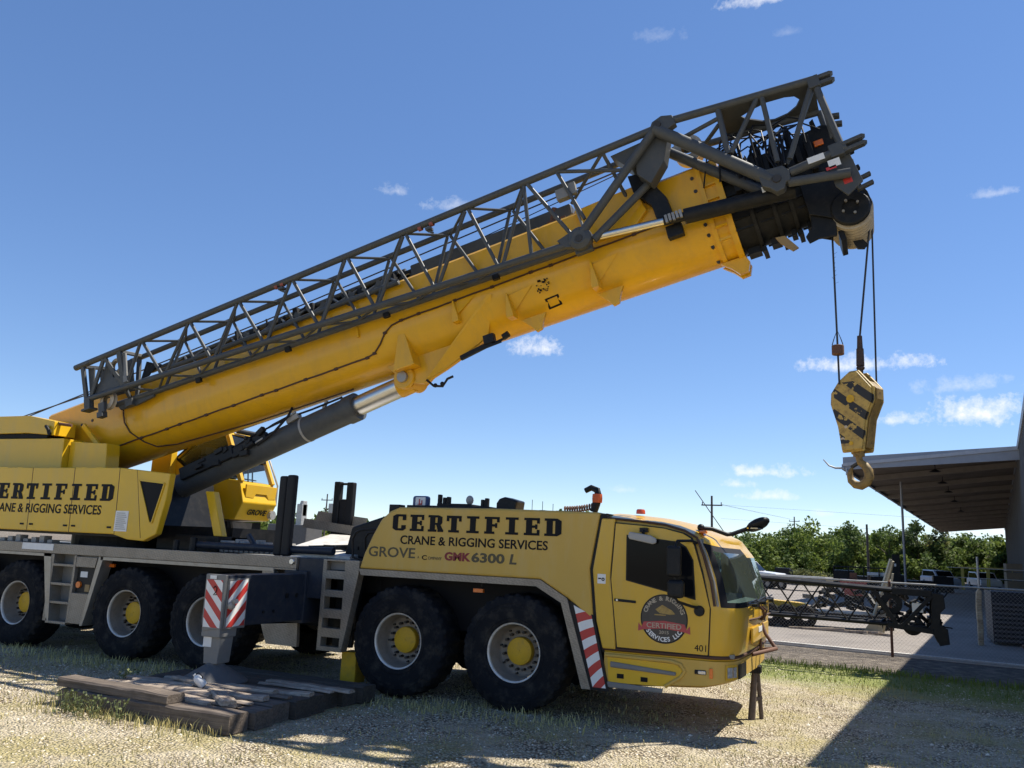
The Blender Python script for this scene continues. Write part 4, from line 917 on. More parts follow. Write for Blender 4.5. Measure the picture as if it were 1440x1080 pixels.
MB().tube((8.55, -.3, 1.4), (8.65, -.3, 1.62), .05).box(8.5, 8.8, -.4, -.1, 1.34, 1.40).build('rope_guide', 'rust', boom)
yg = MB(); yg.prism([(9.0, 1.30), (9.9, 1.33), (10.0, .92), (9.75, .7), (9.15, .75)], -.60, -.53); yg.prism([(8.75, 1.33), (8.95, 1.36), (9.4, 1.38), (9.4, 1.33)], -.45, .2); yg.build('jib_bracket_plate', 'boom_yellow', boom, bevel=.006)
MB().prism([(9.88, 1.46), (10.1, 1.42), (10.32, .95), (10.35, .62), (10.12, .64), (10.1, .9), (9.9, 1.2)], -.70, -.56).box(10.2, 10.42, -.72, -.6, .34, .52).build('jib_lock', 'black', boom, bevel=.01)

# ---- lattice jib stowed along the boom
jb = MB()
TN = [(-.56, 1.76), (10.5, 1.84)]
def tn_t(s_): return 1.755 + max(0, s_ - 8) * .022
def bn_t(s_): return 1.12 - .05 * (s_ + .4)
YN, YF, YB, YC = -1.0, -.56, -.93, -.66
jb.path([(-.58, YN, 1.76), (10.52, YN, tn_t(10.5))], .053, 10)
jib = jb.build('lattice_jib', 'jib_grey', crane, smooth=50)
jib.location = boom.location; jib.rotation_euler = boom.rotation_euler
c2 = MB(); c2.path([(.3, YF, 1.72), (10.4, YF, 1.78)], .047, 10); c2.path([(-.42, YB, bn_t(-.42)), (9.03, YB, .66)], .052, 10); c2.path([(0, YC, .95), (8.9, YC, .72)], .052, 10)
c2.build('chord', 'jib_grey', jib, smooth=50)
c3 = MB(); c3.path([(.55, -.34, 1.50), (5.9, -.34, 1.56)], .042, 8); c3.path([(.55, -.1, 1.62), (5.9, -.1, 1.66)], .042, 8)
for k in range(10): c3.tube((.8 + .52 * k, -.34, 1.52), (1.06 + .52 * k, -.1, 1.64), .014, n=6)
c3.path([(1.0, -.60, 1.29), (6.0, -.60, 1.25)], .045, 8)
for k in range(9):
    a_ = 1.1 + .54 * k; c3.tube((a_, -.60, 1.29), (a_ + .27, -.36, 1.52), .022, n=6); c3.tube((a_ + .27, -.36, 1.52), (a_ + .54, -.60, 1.28), .022, n=6)
    if k > 2: c3.bar((a_ + .1, -.565, 1.22), (a_ + .24, -.56, 1.40), .03, .12)
c3.build('inner_jib_chord', 'jib_grey', jib, smooth=50)
tops = [1.03, 2.13, 3.2, 4.3, 5.37, 6.44, 7.52, 8.49]; bots = [.5, 1.42, 2.5, 3.6, 4.68, 5.73, 6.78, 7.84]
d1 = MB(); d2 = MB(); d3 = MB(); d4 = MB()
for i, ts in enumerate(tops):
    tp = (ts + .03, YN, tn_t(ts) - .02); tq = (ts - .03, YN, tn_t(ts) - .02)
    b0 = bots[i]; d1.tube(tq, (b0 + .03, YB, bn_t(b0)), .029, n=8)
    if i + 1 < len(bots): b1 = bots[i + 1]; d1.tube(tp, (b1 - .03, YB, bn_t(b1)), .029, n=8)
    fs_ = ts + .53
    if i < 7:
        d2.tube((fs_ - .03, YF, 1.69), (ts + .12, YC, .92 - .022 * ts), .026, n=8); d2.tube((fs_ + .03, YF, 1.69), (fs_ + .45, YC, .9 - .022 * ts), .026, n=8)
        d3.tube((ts + .04, YN, tn_t(ts)), (fs_, YF, 1.71), .021, n=8); d3.tube((fs_ + .04, YF, 1.71), (tops[i + 1] - .05, YN, tn_t(ts)), .021, n=8)
        d4.tube((b0, YB, bn_t(b0)), (b0 + .5, YC, .93 - .022 * b0), .02, n=8); d4.tube((b0 + .5, YC, .93 - .022 * b0), (bots[i + 1], YB, bn_t(bots[i + 1])), .02, n=8)
# last bays towards the elbow
d1.tube((8.52, YN, 1.76), (9.0, YB, .72), .03, n=8); d1.tube((8.46, YN, 1.76), (8.33, YB, .70), .03, n=8); d1.tube((8.98, YN, 1.77), (9.2, YB, .95), .027, n=8); d1.tube((8.98, YN, 1.77), (9.9, YN, 1.4), .027, n=8); d1.tube((9.68, YN, 1.78), (8.98, YF, 1.45), .027, n=8); d1.tube((9.68, YN, 1.78), (9.78, YF, 1.2), .027, n=8)
d1.build('near_lacing', 'jib_grey', jib, smooth=50); d2.build('far_lacing', 'jib_grey', jib, smooth=50); d3.build('top_lacing', 'jib_grey', jib, smooth=50); d4.build('bottom_lacing', 'jib_grey', jib, smooth=50)
# tail frame with its sheaves
tf = MB(); 
tf.bar((-.4, YN, 1.74), (-.42, YB, 1.1), .05, .08, (1, 0, 0)); tf.bar((.5, YN, 1.74), (.5, YB, 1.08), .06, .10, (1, 0, 0)); tf.bar((.12, YN, 1.72), (-.3, YB, 1.15), .04, .07, (1, 0, 0)); tf.bar((.15, YN, 1.72), (.48, YB, 1.12), .04, .07, (1, 0, 0))
tf.bar((-.4, YN, 1.73), (-.2, YF, 1.72), .05, .06); tf.bar((.52, YN, 1.73), (.6, YF, 1.72), .05, .06); tf.bar((.5, YF, 1.72), (.5, YC, .95), .05, .08, (1, 0, 0)); tf.bar((.5, YB, 1.08), (.35, YC, .95), .05, .08)
tf.prism([(-.36, 1.14), (.46, 1.08), (.46, 1.42), (.36, 1.30), (.22, 1.36), (.18, 1.66), (.06, 1.70), (-.02, 1.45), (-.14, 1.34), (-.26, 1.42), (-.22, 1.68), (-.38, 1.7)], YB + .02, YB + .05)
tf.prism([(-.36, 1.14), (.46, 1.08), (.46, 1.7), (.30, 1.7), (.1, 1.5), (-.1, 1.7), (-.36, 1.7)], YC - .02, YC)
tf.bar((-.55, YN, 1.76), (-.2, YN, 1.75), .10, .05)
tf.box(-.44, -.30, YB - .05, YB + .05, .92, 1.12); tf.box(-.47, -.26, YB - .09, YB + .09, .89, .93); tf.box(-.12, .02, YB - .03, YB + .03, .76, .95); tf.box(-.13, .0, YB - .06, YB + .06, .68, .78); tf.box(.3, .47, YC - .1, YC + .02, .80, .93)
tf.prism([(.0, .98), (.9, .9), (.9, .84), (.5, .8), (.1, .82)], YC - .02, YC + .03); tf.build('tail_frame', 'jib_grey', jib, bevel=.006)
sA = sheave(0, .17, .09).build('tail_sheave', 'nylon', jib, smooth=35); sA.location = (.0, YB + .1, 1.0)
sB = sheave(0, .14, .07).build('tail_sheave', 'nylon', jib, smooth=35); sB.location = (.3, YN + .12, 1.55)
tb = MB(); tb.box(.53, .62, YN + .02, YN + .05, 1.15, 1.68); tb.build('tail_plate', 'midgrey', jib)
ts_ = MB()
for k, s_ in enumerate((.7, .78, .86, .95, 1.0)): ts_.bar((s_, -.75, 1.1 + .06 * k), (s_ + .15, -.7, 1.5 - .04 * k), .035, .05)
ts_.build('tail_brackets', 'black', jib)
# small clips and red bands on the chords
kb = MB(); 
for s_ in (4.05, 6.82): kb.box(s_, s_ + .09, YN - .05, YN + .05, 1.66, 1.70); kb.bar((s_ + .02, YN, 1.66), (s_ + .1, YN, 1.60), .03, .03)
kb.build('chord_clip', 'jib_grey', jib)
rbm = MB()
for s_ in (6.72, 6.92, 4.0, 4.12): rbm.lathe([(.044, -.03), (.044, .03)], 12, (s_, YN, tn_t(s_)), 'x')
for s_ in (6.5, 6.65): rbm.lathe([(.038, -.03), (.038, .03)], 12, (s_, YF, 1.755), 'x')
rbm.build('red_band', mat('faded red tape', (.25, .07, .06), .6), jib)
lz = MB()
for k in range(4): lz.box(1.9 + 1.9 * k, 2.0 + 1.9 * k, YC - .06, YC + .0, .78 - .04 * k, .86 - .04 * k)
lz.build('chord_pad', 'black', jib)
# base end: elbow, arms, node, fork
el = MB(); el.lathe([(0, -.09), (.10, -.09), (.165, -.05), (.165, .08), (0, .08)], 26, (9.08, -.94, .68)); el.prism([(8.75, .76), (9.05, .84), (9.2, .72), (9.1, .55), (8.85, .62)], -.98, -.88); el.box(8.95, 9.2, -.9, -.8, .5, .8)
el.build('jib_elbow', 'jib_grey', jib, bevel=.008)
MB().lathe([(0, -.10), (.05, -.10), (.055, -.09)], 18, (9.08, -.94, .66)).build('elbow_pin', 'bolt', jib)
ar_ = MB(); ar_.tube((9.12, -.97, .74), (10.42, YN, 1.78), .062, n=12); ar_.tube((9.25, -.9, .62), (10.15, -.75, 1.2), .055, n=12); ar_.tube((10.45, YN, 1.80), (11.68, YN, .48), .085, n=14); ar_.tube((10.45, -.55, 1.70), (11.62, -.62, .46), .07, n=12)
ar_.build('jib_arm', 'jib_grey', jib, smooth=50)
pk = MB(); pk.prism([(10.36, 1.76), (10.44, 1.89), (10.58, 1.93), (10.72, 1.88), (10.74, 1.74), (10.55, 1.68)], YN - .06, YN + .06); pk.prism([(10.1, 1.72), (10.6, 1.72), (10.45, 1.35), (10.2, 1.1), (10.05, 1.3)], YN + .07, YN + .3)
pk.prism([(9.75, 1.74), (10.5, 1.78), (10.4, 1.5), (10.0, 1.42)], -.9, -.60)
pk.build('jib_peak', 'jib_grey', jib, bevel=.01)
MB().lathe([(0, -.02), (.05, -.02), (.055, .0)], 18, (10.5, YN - .06, 1.82)).build('peak_pin', 'bolt', jib)
nd = MB(); nd.prism([(11.53, .55), (11.62, .625), (11.84, .60), (11.90, .50), (11.88, .37), (11.82, .37), (11.78, .29), (11.68, .28), (11.62, .36), (11.54, .42)], YN - .07, YN + .07); nd.build('jib_node', 'jib_grey', jib, bevel=.012)
MB().lathe([(0, -.02), (.05, -.02), (.055, .0)], 18, (11.73, YN - .07, .45)).build('node_pin', 'bolt', jib)
tp_ = MB(); tp_.tube((10.7, YN, 1.83), (12.5, YN, 1.60), .055, n=12); tp_.tube((10.7, -.35, 1.7), (12.5, -.35, 1.5), .05, n=12); tp_.tube((12.5, YN, 1.56), (12.55, YN, .58), .045, n=10); tp_.tube((12.46, YN, 1.54), (11.95, YN, .68), .035, n=10); tp_.tube((12.44, YN + .1, 1.5), (11.9, YN + .2, .72), .03, n=10)
tp_.tube((11.30, YN, 1.72), (11.26, YN, 1.05), .04, n=10); tp_.tube((11.80, YN, 1.66), (11.30, YN, 1.05), .033, n=10); tp_.tube((11.86, YN, 1.66), (11.80, YN, .70), .033, n=10); tp_.tube((11.3, YN, 1.6), (10.75, YN + .1, 1.58), .03, n=8); tp_.tube((11.25, YN, 1.5), (10.9, -.5, 1.52), .03, n=8); tp_.tube((12.52, YN + .05, 1.2), (12.5, YN + .12, .8), .03, n=8)
tp_.tube((11.9, YN, .50), (12.60, YN, .55), .06, n=12); tp_.tube((11.85, YN, .38), (12.55, YN, .22), .06, n=12); tp_.tube((12.5, -.35, 1.5), (12.5, -.35, .7), .04, n=8)
tp_.build('base_frame', 'jib_grey', jib, smooth=50)
fk = MB()
for dz in (.045, -.045): fk.prism([(12.45, 1.58 + dz), (12.70, 1.57 + dz), (12.74, 1.545 + dz), (12.70, 1.52 + dz), (12.45, 1.53 + dz)], YN - .05, YN + .05); fk.prism([(12.5, .58 + dz), (12.80, .60 + dz), (12.84, .575 + dz), (12.80, .55 + dz), (12.5, .53 + dz)], YN - .05, YN + .05)
fk.box(12.42, 12.56, YN - .06, YN + .06, 1.47, 1.63); fk.box(12.4, 12.56, YN - .06, YN + .06, .47, .64)
for t_ in (1.2, 1.08): fk.bar((12.55, -.5, t_ + .1), (12.70, -.5, t_ + .06), .10, .05)
for t_ in (.15, .27): fk.bar((12.6, -.6, t_), (12.80, -.6, t_ + .03), .08, .045)
fk.prism([(12.35, .5), (12.62, .5), (12.66, .1), (12.45, -.02), (12.35, .15)], YN + .07, YN + .11)
build_each(fk, 'jib_fork', 'jib_grey', jib, bevel=.008)
# slotted plate closing the top of the base frame: built as strips round two openings
sp = MB()
slot_o = [(11.55, -.72), (11.70, -.80), (11.9, -.87), (12.12, -.87), (12.24, -.83), (12.30, -.72), (12.24, -.58), (12.12, -.47), (11.95, -.42), (11.80, -.46), (11.66, -.58), (11.58, -.66)]
rim_o = [(11.28, -.72), (11.28, -.985), (11.9, -.985), (12.12, -.985), (12.5, -.985), (12.5, -.72), (12.5, -.45), (12.5, -.31), (11.95, -.31), (11.6, -.31), (11.28, -.31), (11.28, -.6)]
def sp_pt(p_, d_): return (p_[0], p_[1], 1.80 - .125 * (p_[0] - 10.7) - .06 * (p_[1] + 1.0) - d_)
n__ = len(slot_o)
for d_ in (0.0, .02): sp.add([sp_pt(p_, d_) for p_ in slot_o + rim_o], [(i, (i + 1) % n__, n__ + (i + 1) % n__, n__ + i) for i in range(n__)])
sp.add([sp_pt(p_, d_) for d_ in (0, .02) for p_ in slot_o], [(i, (i + 1) % n__, n__ + (i + 1) % n__, n__ + i) for i in range(n__)])
sp.add([sp_pt(p_, d_) for d_ in (0, .02) for p_ in rim_o], [(i, (i + 1) % n__, n__ + (i + 1) % n__, n__ + i) for i in range(n__)])
sp.build('slotted_plate', 'jib_grey', jib)
stk = MB(); stk.box(12.13, 12.33, YN - .065, YN - .058, .49, .57); stk.box(12.34, 12.48, YN - .065, YN - .06, .34, .44); stk.build('sticker', 'white', jib)
MB().box(12.3, 12.42, YN - .065, YN - .061, .32, .36).box(12.45, 12.55, YN + .068, YN + .0695, .13, .2).build('red_sticker', 'red', jib)
jc = MB(); jc.tube((9.15, -.86, .68), (10.22, -.82, .555), .05, n=16); jc.build('jib_cylinder_rod', 'chrome', jib, smooth=40)
jt = MB(); jt.tube((10.22, -.82, .555), (10.5, -.81, .52), .062, n=16); jt.tube((10.5, -.81, .52), (11.9, -.76, .36), .105, n=16); jt.build('jib_cylinder', 'black', jib, smooth=40)
js = MB()
for k in range(5): js.box(10.25 + .05 * k, 10.285 + .05 * k, -.90, -.86, .49 + .01 * (k % 2), .60)
js.build('cylinder_sensor', 'alu', jib)
MB().box(11.52, 11.56, -.89, -.882, .42, .50).build('sticker', 'white', jib)
bx = MB(); bx.box(8.88, 9.10, YN + .03, YN + .15, 1.36, 1.52); bx.box(9.08, 9.18, YN + .05, YN + .13, 1.38, 1.56); bx.tube((9.08, YN + .1, 1.4), (9.15, YN + .1, .8), .02)
bx.build('junction_box', 'midgrey', jib, bevel=.008)

# ---- luffing cylinder
A_ = Vector((-7.45, 0, 2.74)); B_ = Vector((-2.565, 0, 4.543)); dv = (B_ - A_).normalized()
cy = MB(); cy.tube(A_ + dv * .1, A_ + dv * 4.08, .215, n=28); cy.tube(A_ + dv * 3.92, A_ + dv * 4.12, .235, n=28); cy.ball(A_ + dv * .05, .26, 16, 10, sq=(1, .8, 1))
cyl = cy.build('lift_cylinder', 'jib_grey', crane, smooth=40)
MB().tube(A_ + dv * 4.1, A_ + dv * 5.05, .165, n=28).build('cylinder_rod', 'chrome', cyl, smooth=40)
MB().tube(A_ + dv * 4.95, B_, .18, n=20).tube(B_ + Vector((0, -.19, 0)), B_ + Vector((0, .19, 0)), .16, n=24).build('rod_eye', 'boom_yellow', cyl, smooth=40)
up_ = Vector((-dv.z, 0, dv.x))
vb = MB(); random.seed(6)
PP = lambda a, u, y: A_ + dv * a + up_ * u + Vector((0, y, 0))
vb.bar(PP(.5, .10, -.2), PP(1.7, .10, -.2), .16, .22, up_); vb.bar(PP(1.5, .06, -.22), PP(2.4, .12, -.2), .10, .14, up_)
for k in range(16):
    a_ = random.uniform(.8, 2.3); u_ = random.uniform(-.02, .2); vb.bar(PP(a_, u_, -.26), PP(a_ + random.uniform(.06, .2), u_ + random.uniform(-.04, .06), -.27), random.uniform(.05, .12), random.uniform(.04, .1), up_)
vb.build('valve_manifold', 'black', cyl, bevel=.01)
hh = MB(); P_ = lambda a, u, y: A_ + dv * a + up_ * u + Vector((0, y, 0))
hh.path([P_(1.6, .16, -.2), P_(2.2, .23, -.2), P_(2.9, .27, -.14), P_(3.3, .25, -.1), P_(3.9, .24, -.06)], .018, 8); hh.path([P_(2.2, .02, -.24), P_(2.6, .1, -.25), P_(2.9, .28, -.2), P_(2.95, .42, -.12)], .022, 8); hh.path([P_(1.8, .2, -.1), P_(2.5, .30, -.1), P_(2.9, .32, -.1)], .016, 8)
hh.build('cylinder_hose', 'rubber_hose', cyl, smooth=60)
cpx = MB(); cpx.bar(P_(2.8, .22, -.1), P_(3.05, .24, -.1), .12, .09); cpx.bar(P_(2.85, .28, -.12), P_(3.0, .33, -.12), .04, .04); cpx.bar(P_(1.85, .02, -.25), P_(2.35, .08, -.25), .03, .03); cpx.bar(P_(3.5, .2, -.05), P_(3.6, .3, -.05), .05, .05); cpx.build('pipe_clamp', 'grey_plastic', cyl, bevel=.01)
MB().tube(A_ + dv * 3.05, A_ + dv * 3.09, .222, n=28).build('barrel_band', 'grey_plastic', cyl, smooth=40)
# ================================================================== hook block, ropes and weight
def hook_paint():
    m = mat('chipped yellow hook paint', (.46, .31, .075), .5, dirt=(.09, .05, .03), dirt_amt=.9, scale=7, var=.12)
    nt = m.node_tree; n = nt.nodes; l = nt.links; b = n['Principled BSDF']
    src = b.inputs['Base Color'].links[0].from_socket
    tc = n.new('ShaderNodeTexCoord'); sx = n.new('ShaderNodeSeparateXYZ'); l.new(tc.outputs['Object'], sx.inputs[0])
    def mm(op, a, c=None):
        q = n.new('ShaderNodeMath'); q.operation = op
        for k, v in enumerate((a, c)):
            if v is None: continue
            if isinstance(v, (int, float)): q.inputs[k].default_value = v
            else: l.new(v, q.inputs[k])
        return q.outputs[0]
    w = mm('ADD', mm('MULTIPLY', sx.outputs[0], .80), sx.outputs[2])
    st = mm('LESS_THAN', mm('FRACT', mm('MULTIPLY', w, 3.7)), .47)
    ins = mm('MULTIPLY', mm('LESS_THAN', sx.outputs[1], -.118), mm('MULTIPLY', mm('GREATER_THAN', sx.outputs[2], -.42), mm('LESS_THAN', sx.outputs[2], .36)))
    nz = n.new('ShaderNodeTexNoise'); nz.inputs['Scale'].default_value = 11; nz.inputs['Detail'].default_value = 8; l.new(tc.outputs['Object'], nz.inputs['Vector'])
    k = mm('MULTIPLY', mm('MULTIPLY', st, ins), mm('GREATER_THAN', nz.outputs[0], .40))
    mx = n.new('ShaderNodeMixRGB'); mx.inputs[2].default_value = (.016, .015, .015, 1); l.new(k, mx.inputs[0]); l.new(src, mx.inputs[1])
    n2 = n.new('ShaderNodeTexNoise'); n2.inputs['Scale'].default_value = 6; n2.inputs['Detail'].default_value = 6
    mp = n.new('ShaderNodeMapping'); mp.inputs['Location'].default_value = (3, 5, 9); l.new(tc.outputs['Object'], mp.inputs[0]); l.new(mp.outputs[0], n2.inputs['Vector'])
    bare = mm('MULTIPLY', mm('GREATER_THAN', n2.outputs[0], .66), mm('LESS_THAN', sx.outputs[2], -.1))
    m2 = n.new('ShaderNodeMixRGB'); m2.inputs[2].default_value = (.50, .42, .30, 1); l.new(mm('MULTIPLY', bare, ins), m2.inputs[0]); l.new(mx.outputs[0], m2.inputs[1])
    l.new(m2.outputs[0], b.inputs['Base Color'])
    return m
M['hook_paint'] = hook_paint()
M['hook_steel'] = mat('worn yellow forged hook', (.24, .155, .045), .6, dirt=(.06, .035, .02), dirt_amt=.95, scale=8)
hk = empty('hook_block', (3.955, 0.0, 3.88), R(-27))
tag(hk, 'yellow and black striped hook block with a big forged hook hanging from the boom tip', 'hook block')
po = [(-.17, .39), (-.02, .50), (.10, .50), (.29, .27), (.29, .10), (.19, -.12), (.13, -.52), (-.15, -.53), (-.20, -.20), (-.29, .10), (-.28, .24)]
for y0, y1 in ((-.125, -.085), (.085, .125)):
    MB().prism(po, y0, y1).build('side_plate', 'hook_paint', hk, bevel=.012)
MB().prism([(p[0] * .93, p[1] * .96) for p in po], -.155, -.127).build('weight_plate', 'hook_paint', hk, bevel=.012)
MB().prism([(p[0] * .93, p[1] * .96) for p in po], .127, .155).build('weight_plate', 'hook_paint', hk, bevel=.012)
core = MB(); core.box(-.10, .10, -.085, .085, -.5, -.32); core.box(-.08, .12, -.085, .085, .34, .44); core.build('block_core', 'hook_steel', hk)
for y in (-.045, .045):
    s_ = sheave(0, .235, .07).build('hook_sheave', 'hook_steel', hk, smooth=35); s_.location = (0, y, .14)
MB().tube((0, -.165, .14), (0, .165, .14), .05, n=20).tube((-.01, -.165, -.42), (-.01, .165, -.42), .025, n=14).build('block_pin', 'hub_yellow', hk, smooth=40)
cov = MB(); cov.prism([(.20, .36), (.31, .25), (.31, .12), (.21, -.10), (.15, -.48), (.13, -.48), (.18, -.12), (.27, .12), (.27, .25)], -.08, .08); cov.prism([(-.30, .22), (-.30, .08), (-.22, -.2), (-.17, -.48), (-.15, -.48), (-.2, -.2), (-.27, .1), (-.27, .22)], -.08, .08); cov.build('side_cover', 'hook_steel', hk, bevel=.006)
sk_ = MB(); pts = [(0.0, 0, -.52), (0.0, 0, -.60), (.015, 0, -.645), (.075, 0, -.69), (.115, 0, -.755), (.12, 0, -.83), (.085, 0, -.90), (.015, 0, -.935), (-.06, 0, -.92), (-.115, 0, -.87), (-.13, 0, -.80), (-.115, 0, -.74), (-.09, 0, -.70)]
sk_.path(pts, [.05, .04, .044, .05, .056, .058, .056, .054, .05, .044, .036, .028, .014], 14); sk_.tube((0, 0, -.50), (0, 0, -.57), .07, n=16); sk_.build('hook', 'hook_steel', hk, smooth=60)
MB().bar((.0, .0, -.645), (-.10, 0, -.70), .05, .03).build('hook_latch', 'bolt', hk)
sck = MB(); sck.tube((.06, 0, .46), (.065, 0, .58), .035, n=10); sck.tube((.065, 0, .58), (.068, 0, .80), .05, .045, n=12); sck.tube((.068, 0, .80), (.07, 0, .97), .036, .03, n=10)
for k in range(4): sck.ball((.066, 0, .55 + .07 * k), .055 - .003 * k, 10, 6, sq=(1, .8, .7))
sck.build('rope_socket', mat('dark rusty socket', (.05, .03, .024), .7, var=.4, scale=14), hk, smooth=50)

rp_ = MB()
def bp(s_, y, t_): return Vector((-8.09 + s_ * math.cos(TH) - t_ * math.sin(TH), y, 3.30 + s_ * math.sin(TH) + t_ * math.cos(TH)))
rp_.tube((3.735, -.12, 6.44), (3.76, -.08, 4.22), .0125, n=6); rp_.tube((4.20, .0, 6.42), (4.02, -.03, 4.84), .0125, n=6); rp_.tube((4.22, .12, 6.42), (4.19, .10, 4.24), .0125, n=6)
rp_.path([bp(-3.2, -.25, 1.65), bp(-.3, -.9, 1.22), bp(0, -.83, 1.17)], .012, 6); rp_.path([bp(-3.2, -.1, 1.68), bp(3, -.1, 1.75), bp(10.7, -.25, 1.87), bp(12.3, .0, 1.45), bp(12.6, .0, .25)], .012, 6)
rp_.path([bp(-3.2, .2, 1.6), bp(4, .15, 1.62), bp(10.7, -.2, 1.9)], .008, 5)
rope = rp_.build('hoist_rope', 'rope', None, smooth=50)
tag(rope, 'thin dark wire rope running over the boom tip sheaves down to the hook block', 'rope')
fr_ = MB(); random.seed(2)
for k in range(10): fr_.tube((3.745, -.11, 5.55 + .05 * k), (3.745 + random.uniform(-.03, .05), -.11 + random.uniform(-.04, .04), 5.58 + .05 * k), .002, n=4)
fr_.build('frayed_strand', 'rope', rope)
wt = MB(); wt.tube((3.757, -.1, 4.60), (3.757, -.1, 4.725), .075, n=18); wto = wt.build('limit_switch_weight', 'rust', None, bevel=.01, smooth=40)
tag(wto, 'small rusty red cylinder weight threaded on the left hand hoist rope', 'weight')
MB().path([(3.82, -.1, 4.73), (3.80, -.1, 4.80), (3.755, -.1, 4.93), (3.71, -.1, 4.80), (3.69, -.1, 4.73)], .006, 5).build('chain_loop', 'rope', wto)

# ================================================================== timber mat under the outrigger
def wood(name, c, dark):
    m = mat(name, c, .8, var=.3, scale=3, dirt=dark, dirt_amt=.6)
    nt = m.node_tree; n = nt.nodes; l = nt.links; b = n['Principled BSDF']; src = b.inputs['Base Color'].links[0].from_socket
    tc = n.new('ShaderNodeTexCoord'); mp = n.new('ShaderNodeMapping'); mp.inputs['Scale'].default_value = (1.2, 30, 30); l.new(tc.outputs['Object'], mp.inputs[0])
    nz = n.new('ShaderNodeTexNoise'); nz.inputs['Scale'].default_value = 1.6; nz.inputs['Detail'].default_value = 6; l.new(mp.outputs[0], nz.inputs['Vector'])
    mx = n.new('ShaderNodeMixRGB'); mx.blend_type = 'MULTIPLY'; mx.inputs[0].default_value = .75
    r = n.new('ShaderNodeValToRGB'); r.color_ramp.elements[0].position = .35; r.color_ramp.elements[1].position = .62; r.color_ramp.elements[0].color = (.35, .32, .3, 1); l.new(nz.outputs[0], r.inputs[0])
    l.new(src, mx.inputs[1]); l.new(r.outputs[0], mx.inputs[2]); l.new(mx.outputs[0], b.inputs['Base Color'])
    bp_ = n.new('ShaderNodeBump'); bp_.inputs['Strength'].default_value = .6; bp_.inputs['Distance'].default_value = .012; l.new(nz.outputs[0], bp_.inputs['Height']); l.new(bp_.outputs[0], b.inputs['Normal'])
    return m
M['wood'] = wood('weathered timber', (.15, .12, .095), (.08, .06, .045))
M['wood2'] = wood('dark timber', (.07, .058, .047), (.05, .04, .03))
M['plank'] = wood('broken plank wood', (.40, .33, .26), (.10, .07, .05))
random.seed(21)
def rough_beam(L, W, H, seed, cuts=10):
    """a sawn timber with worn edges and a slightly wavy surface, local origin at the middle of its underside"""
    rnd = random.Random(seed); b_ = MB(); rings = []
    for i in range(cuts + 1):
        x = -L / 2 + L * i / cuts
        w = W / 2 - .004 - .008 * rnd.random(); h = H - .012 * rnd.random(); c = .012 + .012 * rnd.random(); dy = .006 * (rnd.random() - .5)
        rings.append([(x, -w + dy, 0), (x, -w + dy, h - c), (x, -w + c + dy, h), (x, 0, h - .004 * rnd.random()), (x, w - c + dy, h), (x, w + dy, h - c), (x, w + dy, 0)])
    m_ = len(rings[0])
    for i in range(cuts):
        for k in range(m_): b_.add([rings[i][k], rings[i + 1][k], rings[i + 1][(k + 1) % m_], rings[i][(k + 1) % m_]], [(0, 1, 2, 3)])
    b_.add(rings[0], [tuple(range(m_))]); b_.add(rings[-1], [tuple(range(m_))])
    return b_
MATX0, MATX1 = -4.32, -1.84
ys = [-4.06, -3.73, -3.42, -3.10, -2.79, -2.47, -2.16, -1.86]
lab = ['weathered grey timber at the front edge of the outrigger mat, facing the viewer', 'timber second from the front of the outrigger mat, under the broken planks', 'timber third from the front of the outrigger mat', 'timber just in front of the jack pad in the outrigger mat', 'timber directly under the jack pad in the outrigger mat', 'timber just behind the jack pad in the outrigger mat', 'timber second from the back of the outrigger mat', 'dark timber at the back edge of the outrigger mat beside the front wheels']
hs_ = [.20, .19, .195, .205, .205, .20, .195, .20]
for k, y in enumerate(ys):
    off = random.uniform(-.06, .06)
    o = rough_beam(MATX1 - MATX0, .30, hs_[k], 40 + k).build('timber', 'wood' if k < 3 else 'wood2', None, smooth=30)
    o.location = ((MATX0 + MATX1) / 2 + off + (.05 if k == 7 else 0), y, .04); o.rotation_euler = (0, 0, R(-1.0 + random.uniform(-.8, .8)))
    tag(o, lab[k], 'timber', 'timbers of the outrigger mat')
o = rough_beam(1.75, .26, .10, 77).build('timber', 'wood', None, smooth=30); o.location = (-3.62, -4.05, .238); o.rotation_euler = (0, 0, R(-2))
tag(o, 'low grey timber lying along the front edge on top of the mat', 'timber', 'timbers of the outrigger mat')
planks = [(-3.35, -3.62, 1.55, .17, .045, -6, 0), (-3.05, -3.86, 1.3, .16, .05, -4, 0), (-2.62, -3.55, 1.1, .17, .05, 12, .02), (-2.70, -3.20, 1.0, .14, .05, 8, .02), (-3.75, -3.3, 1.2, .16, .045, -7, .0), (-2.35, -3.0, 1.0, .14, .045, 9, .0), (-2.45, -3.72, .7, .18, .06, -35, .03), (-2.98, -3.38, 1.3, .13, .04, -12, .05), (-2.25, -2.45, 1.2, .14, .04, 3, 0)]
pl_lab = ['long pale broken plank left of centre on the timber mat', 'pale plank near the front edge of the timber mat', 'splintered plank angled towards the crane on the timber mat', 'flat brown plank right of the jack pad', 'pale plank at the left end of the timber mat', 'short plank near the right end of the timber mat', 'short splintered block of wood in front of the jack pad', 'thin plank lying across other planks before the jack pad', 'grey plank at the back right of the timber mat']
for k, (x, y, L, W, H, a, dz) in enumerate(planks):
    o = rough_beam(L, W, H, 90 + k, 6).build('broken_plank', 'plank', None, smooth=30); o.location = (x, y, .238 + dz * .7); o.rotation_euler = (R(random.uniform(-2, 2)), R(random.uniform(-2, 3)), R(a))
    tag(o, pl_lab[k], 'plank', 'broken planks on the mat')
random.seed(33)
